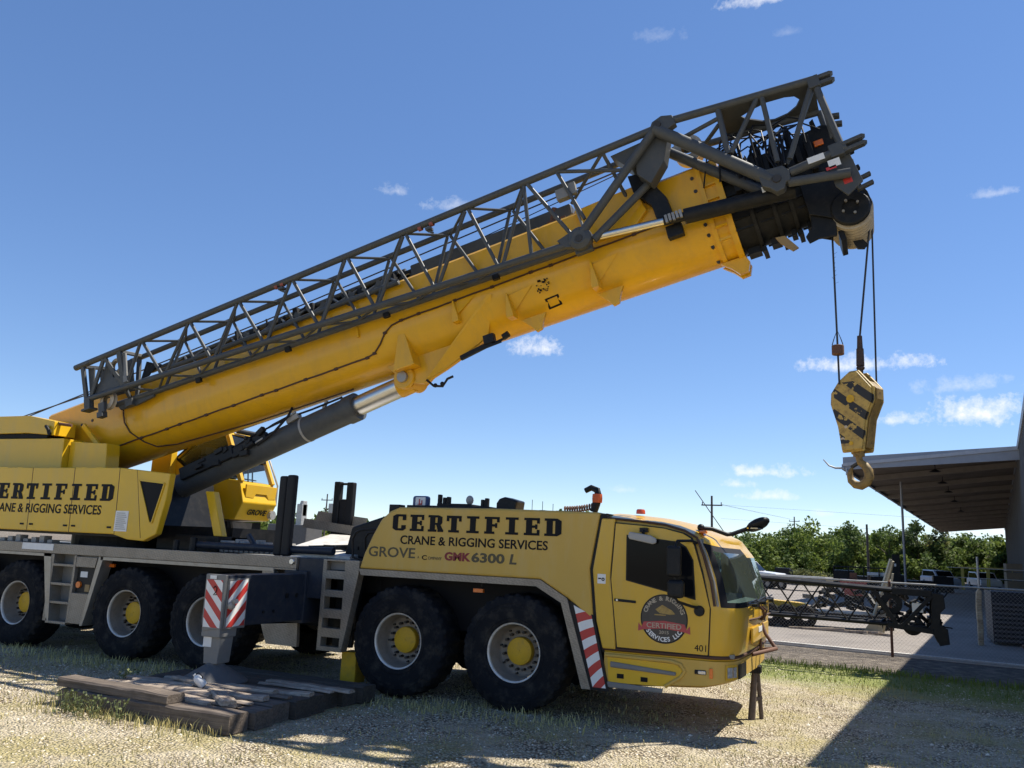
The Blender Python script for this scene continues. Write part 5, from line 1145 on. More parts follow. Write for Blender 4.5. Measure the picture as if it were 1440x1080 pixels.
for k, y in enumerate((-3.80, -3.66, -3.50, -3.36, -3.18, -3.02)):
    o = rough_beam(random.uniform(1.3, 1.75), random.uniform(.11, .14), .035, 140 + k, 6).build('loose_board', 'plank', None, smooth=30)
    o.location = (-3.42 + random.uniform(-.1, .15), y, .242 + .008 * (k % 2)); o.rotation_euler = (R(random.uniform(-2, 2)), R(random.uniform(-1, 1)), R(random.uniform(-4, 2)))
    tag(o, 'pale board laid flat along the left half of the timber mat', 'board', 'boards along the left half of the mat')
for k, y in enumerate((-3.88, -3.70, -3.45, -3.2, -2.95, -2.62, -2.35)):
    o = rough_beam(random.uniform(.8, 1.15), random.uniform(.10, .14), .03, 160 + k, 6).build('loose_board', 'plank' if k % 3 else 'wood', None, smooth=30)
    o.location = (-2.42 + random.uniform(-.08, .12), y, .238 + .006 * (k % 2)); o.rotation_euler = (R(random.uniform(-2, 2)), R(random.uniform(-1, 1)), R(random.uniform(-5, 5)))
    tag(o, 'short board laid flat along the right half of the timber mat', 'board', 'boards along the right half of the mat')
jg = MB(); jg.lathe([(0, 0), (.06, 0), (.068, .02), (.068, .15), (.05, .19), (.022, .21), (.022, .24), (0, .24)], 24, (0, 0, 0), 'z')
jug = jg.build('bottle', 'white', None, smooth=40); jug.scale = (.72, .72, .72); jug.location = (-3.0, -3.42, .30); jug.rotation_euler = (R(28), R(-35), 0)
tag(jug, 'small white bottle with a black handle leaning on the jack pad', 'bottle')
MB().path([(.02, 0, .22), (.08, 0, .22), (.095, 0, .15), (.07, 0, .09)], .008, 6).build('handle', 'letter', jug)
# prop stand under the nose
ps_ = empty('prop_stand', (2.66, 0.05, .05)); tag(ps_, 'rusty two legged prop stand under the nose of the crane', 'prop stand')
MB().tube((-.01, 0, .55), (-.05, -.03, 0), .038, .045, 10).build('leg', 'brownsteel', ps_, smooth=50)
MB().tube((.02, .03, .60), (.05, .12, 0), .026, .028, 10).build('leg', 'brownsteel', ps_, smooth=50)
MB().box(-.07, .07, -.06, .08, .55, .64).build('head_plate', 'black', ps_, bevel=.01)
MB().bar((-.03, 0, .22), (.06, .08, .26), .03, .04).build('cross_brace', 'brownsteel', ps_)

# ================================================================== ground
def ground_mat():
    m = bpy.data.materials.new('gravel and grass ground'); m.use_nodes = True
    nt = m.node_tree; n = nt.nodes; l = nt.links; b = n['Principled BSDF']; b.inputs['Roughness'].default_value = .95; b.inputs['Specular IOR Level'].default_value = .2
    tc = n.new('ShaderNodeTexCoord')
    def nz(s, d=6, r=.6, loc=(0, 0, 0)):
        q = n.new('ShaderNodeTexNoise'); q.inputs['Scale'].default_value = s; q.inputs['Detail'].default_value = d; q.inputs['Roughness'].default_value = r
        mp = n.new('ShaderNodeMapping'); mp.inputs['Location'].default_value = loc; l.new(tc.outputs['Object'], mp.inputs[0]); l.new(mp.outputs[0], q.inputs['Vector']); return q.outputs[0]
    def ramp(src, stops):
        r = n.new('ShaderNodeValToRGB'); e = r.color_ramp.elements
        while len(e) < len(stops): e.new(.5)
        for k, (p, c) in enumerate(stops): e[k].position = p; e[k].color = (*c, 1)
        l.new(src, r.inputs[0]); return r.outputs[0]
    def mix(f, a, c, mode='MIX'):
        x = n.new('ShaderNodeMixRGB'); x.blend_type = mode
        for k, v in ((0, f), (1, a), (2, c)):
            if isinstance(v, (int, float)): x.inputs[k].default_value = v
            elif isinstance(v, tuple): x.inputs[k].default_value = (*v, 1)
            else: l.new(v, x.inputs[k])
        return x.outputs[0]
    vo = n.new('ShaderNodeTexVoronoi'); vo.inputs['Scale'].default_value = 34; vo.inputs['Randomness'].default_value = 1; l.new(tc.outputs['Object'], vo.inputs['Vector'])
    v2 = n.new('ShaderNodeTexVoronoi'); v2.inputs['Scale'].default_value = 13; l.new(tc.outputs['Object'], v2.inputs['Vector'])
    peb = ramp(vo.outputs['Distance'], [(.0, (.86, .78, .62)), (.35, (.72, .64, .49)), (.62, (.15, .12, .085))])
    sp = n.new('ShaderNodeSeparateXYZ'); l.new(vo.outputs['Color'], sp.inputs[0])
    tone = ramp(sp.outputs[0], [(0, (.62, .55, .45)), (.5, (1, .98, .93)), (1, (1.25, 1.22, 1.18))])
    gravel = mix(1.0, peb, tone, 'MULTIPLY')
    dirt = ramp(nz(9, 8, .7), [(.3, (.34, .29, .19)), (.7, (.68, .59, .43))])
    gravel = mix(ramp(nz(1.3, 6, .65), [(.42, (0, 0, 0)), (.6, (1, 1, 1))]), gravel, dirt)
    grass = ramp(nz(30, 6, .75, (4, 2, 0)), [(.3, (.19, .17, .06)), (.55, (.46, .39, .18)), (.75, (.70, .61, .36))])
    gm = ramp(nz(.55, 7, .7, (7, 1, 0)), [(.49, (0, 0, 0)), (.62, (.8, .8, .8))])
    col = mix(gm, gravel, grass)
    # the strip by the fence is trodden earth, the turf before it greener
    sx = n.new('ShaderNodeSeparateXYZ'); l.new(tc.outputs['Object'], sx.inputs[0])
    def mth(op, a, c):
        q = n.new('ShaderNodeMath'); q.operation = op
        for k, v in enumerate((a, c)):
            if isinstance(v, (int, float)): q.inputs[k].default_value = v
            else: l.new(v, q.inputs[k])
        return q.outputs[0]
    yy = mth('ADD', mth('ADD', sx.outputs[1], mth('MULTIPLY', sx.outputs[0], .1)), mth('MULTIPLY', nz(1.1, 5, .6, (2, 9, 0)), 1.4))
    earth = ramp(nz(5, 8, .72), [(.3, (.085, .072, .06)), (.5, (.17, .145, .12)), (.7, (.36, .31, .25))])
    mr = n.new('ShaderNodeMapRange'); mr.inputs[1].default_value = 6.9; mr.inputs[2].default_value = 7.3; l.new(yy, mr.inputs[0])
    turf = ramp(nz(22, 5, .7, (1, 5, 3)), [(.3, (.13, .18, .03)), (.7, (.36, .40, .11))])
    m3 = n.new('ShaderNodeMapRange'); m3.inputs[1].default_value = 3.8; m3.inputs[2].default_value = 5.6; l.new(yy, m3.inputs[0])
    col = mix(mth('MULTIPLY', m3.outputs[0], .8), col, turf)
    col = mix(mr.outputs[0], col, earth)
    l.new(col, b.inputs['Base Color'])
    h = mth('ADD', mth('MULTIPLY', vo.outputs['Distance'], -1.0), mth('MULTIPLY', nz(7, 8, .7), 1.6))
    bp_ = n.new('ShaderNodeBump'); bp_.inputs['Strength'].default_value = 1.0; bp_.inputs['Distance'].default_value = .045; l.new(h, bp_.inputs['Height']); l.new(bp_.outputs[0], b.inputs['Normal'])
    return m
GZ = .05
def gh(x, y):
    if y > 8.6: return GZ
    k = min(1, (8.6 - y) / 1.5)
    v = .030 * noise.noise(Vector((x * .55, y * .55, 1.3))) + .014 * noise.noise(Vector((x * 1.9, y * 1.9, 7.1))) + .006 * noise.noise(Vector((x * 5, y * 5, 3.1)))
    return GZ + v * k
def axis_steps(lo, hi, step, far):
    c = [lo + i * step for i in range(int((hi - lo) / step) + 1)]
    g = step; a = c[0]; left = []
    while a > -far: g *= 1.7; a -= g; left.append(a)
    g = step; a = c[-1]; right = []
    while a < far: g *= 1.7; a += g; right.append(a)
    return left[::-1] + c + right
gx = axis_steps(-14, 13, .16, 2600); gy = axis_steps(-12, 9.4, .16, 2600)
gb = MB(); gb.v = [(x, y, gh(x, y) if abs(x) < 40 and abs(y) < 40 else GZ) for y in gy for x in gx]
nx = len(gx); gb.f = [(j * nx + i, j * nx + i + 1, (j + 1) * nx + i + 1, (j + 1) * nx + i) for j in range(len(gy) - 1) for i in range(nx - 1)]; gb.mi = [0] * len(gb.f)
M['ground'] = ground_mat()
go2 = gb.build('ground', 'ground', None, smooth=180); tag(go2, kind='structure')
# yard surface beyond the kerb
def yard_mat():
    m = mat('pale asphalt', (.215, .19, .168), .85, var=.22, scale=.5, dirt=(.12, .105, .095), dirt_amt=.6, bump=.25, bscale=60)
    return m
M['yard'] = yard_mat()
def kerb_y(x): return 9.66 - .163 * (x - 2.6)
yd = MB(); yd.add([(-60, kerb_y(-60) + .16, GZ + .006), (60, kerb_y(60) + .16, GZ + .006), (90, 128, GZ + .006), (-120, 128, GZ + .006)], [(0, 1, 2, 3)]); tag(yd.build('yard', 'yard', None), kind='structure')
kb_ = MB(); kb_.bar((-40, kerb_y(-40) + .06, GZ - .02), (30, kerb_y(30) + .06, GZ - .02), .10, .20); kbo = kb_.build('kerb', mat('pale concrete', (.62, .60, .56), .85, var=.18, scale=2, dirt=(.25, .22, .18), dirt_amt=.5), None, bevel=.01); tag(kbo, kind='structure')

# grass blades and stones
def in_mat(x, y): return MATX0 - .1 < x < MATX1 + .1 and -4.28 < y < -1.7
random.seed(4)
M['blade'] = mat('grass blades', (.46, .39, .17), .7, var=.4, scale=1.4, dirt=(.20, .23, .06), dirt_amt=.85, spec=.2)
gbm = MB(); gv_, gf_ = [], []
def dens(x, y):
    d = noise.noise(Vector((x * .6, y * .6, 5.0))) + .5 * noise.noise(Vector((x * 2.2, y * 2.2, 2.0)))
    p = .18 + max(0, d) * 1.4
    yy = y + .1 * x
    if 4.2 < yy < 6.4: p += .6
    if yy > 6.6: p = .03
    return p
tv_, tf_ = [], []
def blade(x, y, h, k=1.0):
    vs_, fs_ = (tv_, tf_) if y + .1 * x > 4.3 + .5 * math.sin(x * 2.1) else (gv_, gf_)
    a = random.uniform(0, 6.28); w = random.uniform(.003, .007) * k; z = gh(x, y); lx, ly = random.uniform(-.5, .5) * h, random.uniform(-.5, .5) * h
    c, s = math.cos(a) * w, math.sin(a) * w; o = len(vs_)
    vs_.extend([(x - c, y - s, z - .01), (x + c, y + s, z - .01), (x + c * .7 + lx * .35, y + s * .7 + ly * .35, z + h * .6), (x - c * .7 + lx * .35, y - s * .7 + ly * .35, z + h * .6), (x + lx, y + ly, z + h)])
    fs_.extend([(o, o + 1, o + 2, o + 3), (o + 3, o + 2, o + 4)])
cnt = 0
while cnt < 36000:
    y = -9.5 + 16.5 * random.random() ** 1.25; x = random.uniform(-9, 9)
    if in_mat(x, y) or random.random() > dens(x, y): continue
    h = random.uniform(.012, .05) * (1.7 if random.random() < .06 else 1)
    if 4.2 < y + .1 * x < 6.6: h *= 1.5
    blade(x, y, h); cnt += 1
# taller weeds along the mat's front edge and by the wheels
for k in range(420):
    x = random.uniform(-4.4, -1.9); y = -4.25 - random.random() ** 2 * .35; blade(x, y, random.uniform(.04, .13), 1.1)
for k in range(200):
    x = random.uniform(-4.7, -4.35); y = random.uniform(-4.3, -2.2); blade(x, y, random.uniform(.05, .17), 1.2)
for k in range(1500):
    x = random.uniform(-9, 1.2); y = random.uniform(-2.2, -1.3); 
    if not in_mat(x, y): blade(x, y, random.uniform(.04, .12), 1.2)
for k in range(1500):
    x = random.uniform(.5, 8); blade(x, 6.35 - .1 * x + random.gauss(0, .22), random.uniform(.04, .13), 1.5)
gbm.v = gv_; gbm.f = gf_; gbm.mi = [0] * len(gf_)
tbm = MB(); tbm.v = tv_; tbm.f = tf_; tbm.mi = [0] * len(tf_)
tag(tbm.build('turf', mat('turf blades', (.17, .235, .04), .7, var=.45, scale=1.4, dirt=(.36, .36, .11), dirt_amt=.8, spec=.2), None), 'greener strip of grass along the near side of the fence', 'grass', kind='stuff')
tag(gbm.build('grass', 'blade', None), 'short dry green grass growing through the gravel', 'grass', kind='stuff')
# leafy weeds by the mat
wv = MB(); random.seed(14)
for k in range(16):
    x0, y0 = (random.uniform(-4.1, -3.0), -4.30 - random.random() * .16) if k < 12 else (random.uniform(-4.75, -4.4), random.uniform(-3.9, -2.6))
    for j in range(26):
        z = .06 + random.random() * .22; c = Vector((x0 + random.gauss(0, .05), y0 + random.gauss(0, .04), z)); a = Vector((random.gauss(0, 1), random.gauss(0, 1), random.gauss(0, .5))).normalized() * random.uniform(.012, .026); b_ = a.orthogonal().normalized() * a.length * .6
        wv.add([c - a, c + b_, c + a, c - b_], [(0, 1, 2, 3)])
    for j in range(4): wv.tube((x0, y0, .03), (x0 + random.gauss(0, .05), y0 + random.gauss(0, .04), .25), .003, n=4)
tag(wv.build('weeds', mat('weed leaves', (.13, .15, .05), .7, var=.4, scale=6), None), 'straggly leafy weeds growing against the front of the timber mat', 'weeds', kind='stuff')
sv_, sf_ = [], []
random.seed(9)
def stone(x, y, r):
    o = len(sv_); z = gh(x, y); a = random.uniform(0, 6.28); c, s = math.cos(a), math.sin(a); q = [random.uniform(.6, 1.2) for _ in range(6)]
    for (dx, dy, dz), k in zip(((1, 0, 0), (-1, 0, 0), (0, .75, 0), (0, -.75, 0), (0, 0, .6), (0, 0, -.4)), q): sv_.append((x + r * k * (dx * c - dy * s), y + r * k * (dx * s + dy * c), z + r * k * dz))
    sf_.extend([(o + a_, o + b_, o + c_) for a_, b_, c_ in ((0, 2, 4), (2, 1, 4), (1, 3, 4), (3, 0, 4), (2, 0, 5), (1, 2, 5), (3, 1, 5), (0, 3, 5))])
n_s = 0
while n_s < 34000:
    y = -9.5 + 15 * random.random() ** 1.4; x = random.uniform(-8.5, 8.5)
    if in_mat(x, y) or noise.noise(Vector((x * .6, y * .6, 5.0))) > .22: continue
    r = .007 + .014 * random.random() ** 2 + (.03 * random.random() if random.random() < .012 else 0); stone(x, y, r); n_s += 1
stb = MB(); stb.v = sv_; stb.f = sf_; stb.mi = [0] * len(sf_)
def stone_mat():
    m = bpy.data.materials.new('limestone chips'); m.use_nodes = True; n = m.node_tree.nodes; l = m.node_tree.links; b = n['Principled BSDF']; b.inputs['Roughness'].default_value = .9
    g = n.new('ShaderNodeNewGeometry'); r = n.new('ShaderNodeValToRGB'); r.color_ramp.elements[0].color = (.34, .27, .17, 1); r.color_ramp.elements[1].color = (.82, .74, .60, 1); l.new(g.outputs['Random Per Island'], r.inputs[0]); l.new(r.outputs[0], b.inputs['Base Color']); return m
tag(stb.build('gravel_stones', stone_mat(), None), 'loose pale limestone chips scattered over the ground', 'gravel', kind='stuff')

# ================================================================== second crane's lattice jib and what stands in the yard
lj = empty('lattice_boom', (0, 6.3, 0)); tag(lj, 'black lattice boom end pointing past the crane cab towards the fence', 'lattice boom')
L0, L1 = -5.5, 4.85
def lz_t(x, a, b_): return a + (b_ - a) * (x - 1.9) / 3.0
ch_ = MB()
def up(x): return 1.635 - .04 * (x - 1.87)
def lo(x): return .965 - .012 * (x - 1.95)
for y in (-.36, .36): ch_.tube((L0, y, up(L0)), (L1, y, up(L1)), .04, n=10); ch_.tube((L0, y, lo(L0) + (.26 if y < -9 else 0)), (L1, y, lo(L1)), .034, n=10)
ch_.build('chord', 'black', lj, smooth=50)
lc = MB(); x = L0; k = 0; PT = .86
while x < 4.0:
    for y, o_ in ((-.36, 0), (.36, PT / 2)):
        xo = x + o_
        lc.tube((xo, y, up(xo)), (xo + PT / 2, y, lo(xo)), .0145, n=6); lc.tube((xo + PT / 2, y, lo(xo)), (xo + PT, y, up(xo)), .0145, n=6)
    lc.tube((x, -.36, up(x)), (x + PT / 2, .36, up(x)), .012, n=6)
    lc.tube((x + PT / 2, -.36, lo(x)), (x + PT, .36, lo(x)), .012, n=6); lc.tube((x + PT, .36, lo(x)), (x + PT * 1.5, -.36, lo(x)), .012, n=6)
    x += PT
lc.build('lacing', 'black', lj, smooth=50)
en = MB(); random.seed(17)
for y0, y1 in ((-.40, -.35), (.35, .40)):
    en.prism([(4.95, 1.54), (5.14, 1.52), (5.16, 1.28), (5.08, 1.2), (5.06, .98), (5.18, .92), (5.2, .66), (5.04, .62), (4.96, .80), (4.84, .86), (4.92, 1.0)], y0, y1)
    en.bar((4.0, y0, 1.52), (4.35, y0, .95), .06, .07); en.bar((4.95, y0, 1.48), (4.45, y0, .92), .06, .07); en.bar((4.3, y0, 1.53), (4.95, y0, 1.52), .05, .12); en.bar((4.2, y0, .93), (4.95, y0, .86), .05, .09)
en.box(4.85, 5.05, -.35, .35, 1.38, 1.5); en.box(5.02, 5.18, -.35, .35, .68, .80); en.box(4.88, 4.96, -.35, .35, 1.0, 1.1)
for k in range(34):
    x = random.uniform(4.1, 5.0); z = random.uniform(.95, 1.5); en.bar((x, random.uniform(-.4, .2), z), (x + random.uniform(-.2, .2), random.uniform(-.4, .2), z + random.uniform(-.2, .2)), .05, .06)
for k in range(6): en.tube((4.7 + .07 * k, -.3 + .1 * k, 1.50), (4.72 + .07 * k, -.3 + .1 * k, 1.60), .03, n=6)
en.build('end_frame', 'black', lj, bevel=.006)
for (x, z, r) in ((4.28, 1.30, .19), (4.62, .93, .17)):
    q_ = sheave(0, r, .12).build('end_sheave', 'black', lj, smooth=35); q_.location = (x, -.2, z)
MB().box(4.62, 4.80, -.41, -.402, 1.18, 1.34).build('notice', 'white', lj)
pu = MB()
for x in (-5.0, -2.2): pu.box(x - .12, x + .12, -.5, .5, .05, lo(x) - .04)
pu.build('trestle', 'rust', lj)

# fence
M['galv'] = mat('galvanised pipe', (.42, .42, .40), .5, metal=.4, dirt=(.2, .17, .13), dirt_amt=.5, scale=3)
fe = empty('chain_link_fence', (0, 0, 0)); tag(fe, 'galvanised chain link fence with pipe top rail between the grass and the yard', 'fence')
def fy(x): return 9.2 - .12 * (x - 4.28)
FX0, FX1 = -13.5, 10.2
rl = MB(); rl.tube((FX0, fy(FX0), 1.64), (FX1, fy(FX1), 1.60), .022, n=8); rl.build('top_rail', 'galv', fe, smooth=50)
bw_ = MB(); bw_.tube((FX0, fy(FX0), .10), (FX1, fy(FX1), .10), .008, n=5)
for z in (1.80, 2.0): bw_.tube((5.4, fy(5.4), z), (FX1, fy(FX1), z), .006, n=5)
bw_.build('tension_wire', 'galv', fe)
px = 4.28 - 18
while px < FX1 + 1:
    if px > FX0: MB().tube((px, fy(px), .0), (px, fy(px), 1.60), .03, n=10).ball((px, fy(px), 1.62), .035).build('fence_post', 'galv' if abs(px - 4.28) > .1 else 'rust', fe, smooth=50)
    px += 3.0
fm = MB(); a_ = .062; x = FX0
wv_, wf_2 = [], []
def wire(p0, p1, r=.0015):
    o = len(wv_); d = Vector((0, 1, 0)); d2 = Vector((p1[0] - p0[0], 0, p1[2] - p0[2])).normalized(); s = Vector((d2.z, 0, -d2.x))
    for p in (p0, p1):
        for k in ((0, 1.0), (.87, -.5), (-.87, -.5)): wv_.append(Vector(p) + s * r * k[0] + d * r * k[1])
    for k in range(3): wf_2.append((o + k, o + (k + 1) % 3, o + 3 + (k + 1) % 3, o + 3 + k))
H_ = 1.48
while x < FX1:
    for sg in (1, -1):
        x1 = x + sg * H_
        wire((x, fy(x) + .004 * sg, .10), (x1, fy(x1) + .004 * sg, .10 + H_))
    x += a_ * 1.25
fm.v = wv_; fm.f = wf_2; fm.mi = [0] * len(wf_2); fm.build('chain_link_mesh', 'galv', fe)
# weathered gate post and slatted steel stack
gp_ = MB(); gp_.prism([(6.34, .05), (6.46, .05), (6.48, .5), (6.47, 1.0), (6.49, 1.42), (6.43, 1.5), (6.36, 1.4), (6.335, 1.0), (6.345, .6)], 14.0, 14.16); gpo = gp_.build('timber_post', wood('pale post wood', (.50, .42, .28), (.2, .15, .09)), None, bevel=.02); tag(gpo, 'pale weathered timber post standing in the shade beyond the fence', 'post')
MB().tube((6.44, 14.1, 1.45), (6.44, 14.1, 2.3), .03, n=8).build('pipe', 'galv', gpo, smooth=50)
ss = MB(); ss.box(6.75, 9.4, 14.6, 16.2, .12, 1.42); sso = ss.build('slatted_stack', mat('dark blue black panels', (.02, .02, .028), .6), None); tag(sso, 'dark stack of slatted steel panels in the shade by the building', 'panel stack')
for k in range(9): MB().box(6.78, 9.4, 14.52, 14.6, .16 + .115 * k, .21 + .115 * k).build('slat', mat('slat steel', (.085, .085, .10), .5) if k == 0 else bpy.data.materials['slat steel'], sso)
lg = MB(); lg.bar((7.3, 13.7, .1), (8.3, 13.9, .5), .2, .14); lgo = lg.build('steel_offcut', 'rust', None, bevel=.02); tag(lgo, 'dark steel beam offcut lying before the slatted stack', 'beam')

# ---- machinery in the yard
tr_ = empty('flatbed_trailer', (0, 16.2, 0)); tag(tr_, 'low black trailer with a yellow box boom lying behind the lattice boom', 'trailer')
b_ = MB(); b_.box(.7, 4.2, -.9, .9, .42, .55); b_.box(-4, .7, -.7, .7, .36, .50); b_.build('bed', 'black', tr_, bevel=.02)
for x in (1.0, 1.5, 2.0):
    MB().lathe([(.12, -.14), (.3, -.14), (.34, -.10), (.34, .10), (.3, .14), (.12, .14), (.12, -.14)], 24, (x, -.8, .38)).build('wheel', 'rubber', tr_, smooth=40)
yb = MB(); yb.prism([(-1.5, .92), (2.0, .74), (2.05, .60), (1.9, .56), (-1.5, .56)], -.3, .2); yb.build('box_boom', 'body_yellow', tr_, bevel=.02)
md = MB(); random.seed(31)
for k in range(22):
    x = random.uniform(2.1, 4.0); z = random.uniform(.55, 1.2); md.bar((x, random.uniform(-.6, .6), z), (x + random.uniform(-.5, .5), random.uniform(-.6, .6), z + random.uniform(-.15, .3)), .09, .12)
md.build('machinery', 'black', tr_, bevel=.01)
sc_ = MB()
for k in range(7): sc_.bar((1.6 + .35 * k, 14.9 + .05 * k, .08), (2.5 + .3 * k, 15.2 - .1 * k, .10 + .02 * (k % 3)), .10, .06)
sco = sc_.build('scrap_planks', 'plank', None); tag(sco, 'loose pale scrap boards lying on the asphalt before the trailer', 'scrap boards')
af = MB(); 
for (p0, p1) in (((3.72, 15.6, .06), (4.38, 15.9, 2.15)), ((4.1, 15.9, .06), (4.42, 15.9, 1.75)), ((3.85, 16.3, .06), (4.44, 16.1, 2.1))): af.bar(p0, p1, .10, .06)
af.bar((3.95, 15.75, .75), (4.25, 16.0, .78), .06, .06); af.prism([(3.55, .06), (4.1, .06), (4.05, .40), (3.75, .32)], 15.5, 15.62)
afo = af.build('a_frame', mat('cream paint', (.50, .44, .30), .6), None, bevel=.008); tag(afo, 'cream painted steel A frame standing beside a cable reel', 'A frame')
rl_ = MB(); rl_.lathe([(0, -.3), (.40, -.3), (.42, -.26), (.2, -.25), (.2, .25), (.42, .26), (.40, .3), (0, .3)], 32, (4.15, 17.2, .98)); rlo = rl_.build('cable_reel', 'black', None, smooth=40); tag(rlo, 'big black cable reel behind the lattice boom', 'cable reel')
MB().box(3.9, 4.4, 16.95, 17.45, .05, .60).build('reel_stand', 'black', rlo)
bn = MB(); bn.prism([(2.3, 1.25), (3.5, 1.25), (3.3, .55), (2.5, .55)], 30, 31.4); bno = bn.build('skip_bin', mat('faded red steel', (.30, .07, .055), .6, dirt=(.2, .1, .08), dirt_amt=.5), None, bevel=.02); tag(bno, 'faded red steel skip bin in the yard', 'bin')
MB().box(2.75, 3.05, 30.3, 30.8, 1.25, 1.55).build('box', 'rust', bno); MB().box(2.5, 3.3, 30.2, 31.2, .05, .55).build('stand', 'black', bno)
ms = MB(); ms.box(4.62, 5.02, 39.8, 40.3, .06, 2.55); mso = ms.build('steel_cabinet', 'black', None, bevel=.02); tag(mso, 'tall black cabinet standing by the canopy post', 'cabinet')
MB().box(4.72, 4.82, 39.79, 39.8, 1.9, 2.05).build('notice', 'white', mso)
flt = empty('flatbed_truck', (3.0, 42, 0)); tag(flt, 'dark flatbed truck with a rack frame left of the tall black cabinet', 'truck')
f_ = MB(); f_.box(-1.5, 1.6, -1, 1, .7, .95); f_.box(-1.5, -.4, -1, 1, .95, 1.55)
for x in (-1.5, -.7, .1, .9, 1.55): f_.box(x, x + .06, -1, -.94, .95, 1.75)
f_.box(-1.5, 1.6, -1, -.95, 1.72, 1.78); f_.build('body', 'black', flt, bevel=.02); MB().box(.3, 1.5, -.9, .2, 1.35, 1.5).build('load', 'white', flt)
for x in (-1.0, 1.1): MB().lathe([(0, -.12), (.42, -.12), (.42, .12), (0, .12)], 20, (x, -.9, .47)).build('wheel', 'rubber', flt, smooth=40)
# a row of dark stock along the far side
rw = empty('stock_pile', (0, 62, 0)); tag(rw, 'long low row of dark stacked steel stock before the trees', 'stock pile')
r_ = MB(); random.seed(8); x = -4
while x < 8.5:
    w = random.uniform(.8, 2.2); r_.box(x, x + w, -1, 1, .05, random.uniform(.7, 1.35)); x += w + .05
r_.build('steel_bundle', 'black', rw)
# ---- vehicles
def wheel_simple(x, y, r, parent):
    w = MB(); w.lathe([(0, -.1), (r * .55, -.1), (r * .6, -.12), (r, -.1), (r, .1), (r * .6, .12), (0, .12)], 22, (x, y, r + .056)); o = w.build('wheel', 'rubber', parent, smooth=40)
    MB().lathe([(0, -.125), (r * .5, -.12)], 16, (x, y, r + .056)).build('rim', 'rim', o); return o
WHT = mat('white car paint', (.70, .70, .70), .3, var=.04, coat=.5)
def pickup(loc, rz, col, label, cover):
    v = empty('pickup_truck', loc, rz); tag(v, label, 'pickup truck', 'vehicles parked beyond the yard')
    b_ = MB(); b_.prism([(-2.7, .5), (2.75, .5), (2.8, .75), (2.7, 1.05), (1.3, 1.16), (-2.7, 1.16), (-2.75, .6)], -.95, .95); b_.build('body', col, v, bevel=.05, seg=3)
    c_ = MB(); c_.prism([(-1.0, 1.14), (1.35, 1.14), (.65, 1.80), (-.75, 1.86), (-1.0, 1.7)], -.84, .84); co_ = c_.build('cabin', col, v, bevel=.04, seg=3)
    for s_ in (-1, 1):
        y = s_ * .847; MB().prism([(-.85, 1.22), (.12, 1.2), (.10, 1.74), (-.72, 1.74)], y - .004, y + .004).build('window', 'darkglass', co_)
        MB().prism([(.2, 1.2), (1.1, 1.19), (.58, 1.70), (.18, 1.74)], y - .004, y + .004).build('window', 'darkglass', co_)
        MB().box(1.0, 1.15, s_ * .98 - .06, s_ * .98 + .06, 1.15, 1.32).build('mirror', 'black', v)
    MB().prism([(-.7, 1.2), (.7, 1.2), (.62, 1.74), (-.62, 1.74)], .9, .91, 'x').build('rear_dummy', 'darkglass', co_) if False else None
    w_ = MB(); w_.add([(1.34, -.72, 1.20), (1.34, .72, 1.20), (.72, .66, 1.76), (.72, -.66, 1.76)], [(0, 1, 2, 3)]); w_.build('windscreen', 'darkglass', co_)
    MB().box(2.76, 2.82, -.8, .8, .72, .98).build('grille', 'black', v); MB().box(2.7, 2.86, -.93, .93, .45, .66).build('bumper', 'grey_plastic', v, bevel=.03)
    for s_ in (-1, 1): MB().box(2.72, 2.80, s_ * .8 - .14, s_ * .8 + .14, .82, 1.0).build('headlight', 'lens', v, bevel=.02)
    if cover: MB().box(-2.6, -1.05, -.88, .88, 1.16, 1.82).build('bed_frame', 'black', v, bevel=.03)
    for x in (-1.75, 1.8):
        for s_ in (-1, 1): wheel_simple(x, s_ * .84, .40, v)
    return v
pickup((-4.9, 50.0, 0), R(-14), WHT, 'white pickup truck with a black bed rack parked far right of the crane cab', True)
bz = MB(); 
sgn_ = empty('parked_trailer', (-2.3, 48, 0), R(-14)); tag(sgn_, 'low grey trailer with a white lettered front beside the white pickup', 'trailer')
MB().box(-1.5, 3.4, -.9, .9, .5, 1.0).build('body', 'midgrey', sgn_, bevel=.04)
for x in (-.4, .5): wheel_simple(x, -.8, .32, sgn_)
def suv(loc, rz, col, label):
    v = empty('parked_car', loc, rz); tag(v, label, 'car', 'vehicles parked beyond the yard')
    b_ = MB(); b_.prism([(-2.3, .4), (2.3, .4), (2.35, .7), (2.2, .95), (1.2, 1.05), (-2.3, 1.05)], -.9, .9); b_.build('body', col, v, bevel=.06, seg=3)
    c_ = MB(); c_.prism([(-2.2, 1.03), (1.25, 1.03), (.55, 1.60), (-1.9, 1.66)], -.8, .8); k_ = c_.build('cabin', col, v, bevel=.05, seg=3)
    for s_ in (-1, 1): MB().prism([(-1.95, 1.1), (.95, 1.1), (.45, 1.54), (-1.8, 1.56)], s_ * .806 - .004, s_ * .806 + .004).build('window', 'darkglass', k_)
    MB().add([(1.22, -.7, 1.10), (1.22, .7, 1.10), (.62, .64, 1.58), (.62, -.64, 1.58)], [(0, 1, 2, 3)]).build('windscreen', 'darkglass', k_)
    for x in (-1.4, 1.45):
        for s_ in (-1, 1): wheel_simple(x, s_ * .8, .34, v)
    return v
suv((9.0, 78, 0), R(-70), mat('silver blue car paint', (.30, .34, .42), .3, coat=.4), 'silver blue car parked at the far end of the yard left of the yellow rack')
suv((12.8, 80, 0), R(-80), WHT, 'white car parked under the yellow rack at the far end of the yard')
yr = MB()
for x in (10.6, 12.6, 14.6): yr.box(x, x + .12, 74, 74.12, .05, 2.05)
yr.box(10.4, 14.9, 73.9, 74.3, 1.95, 2.1); yr.box(10.4, 14.9, 75.4, 75.8, 1.95, 2.1)
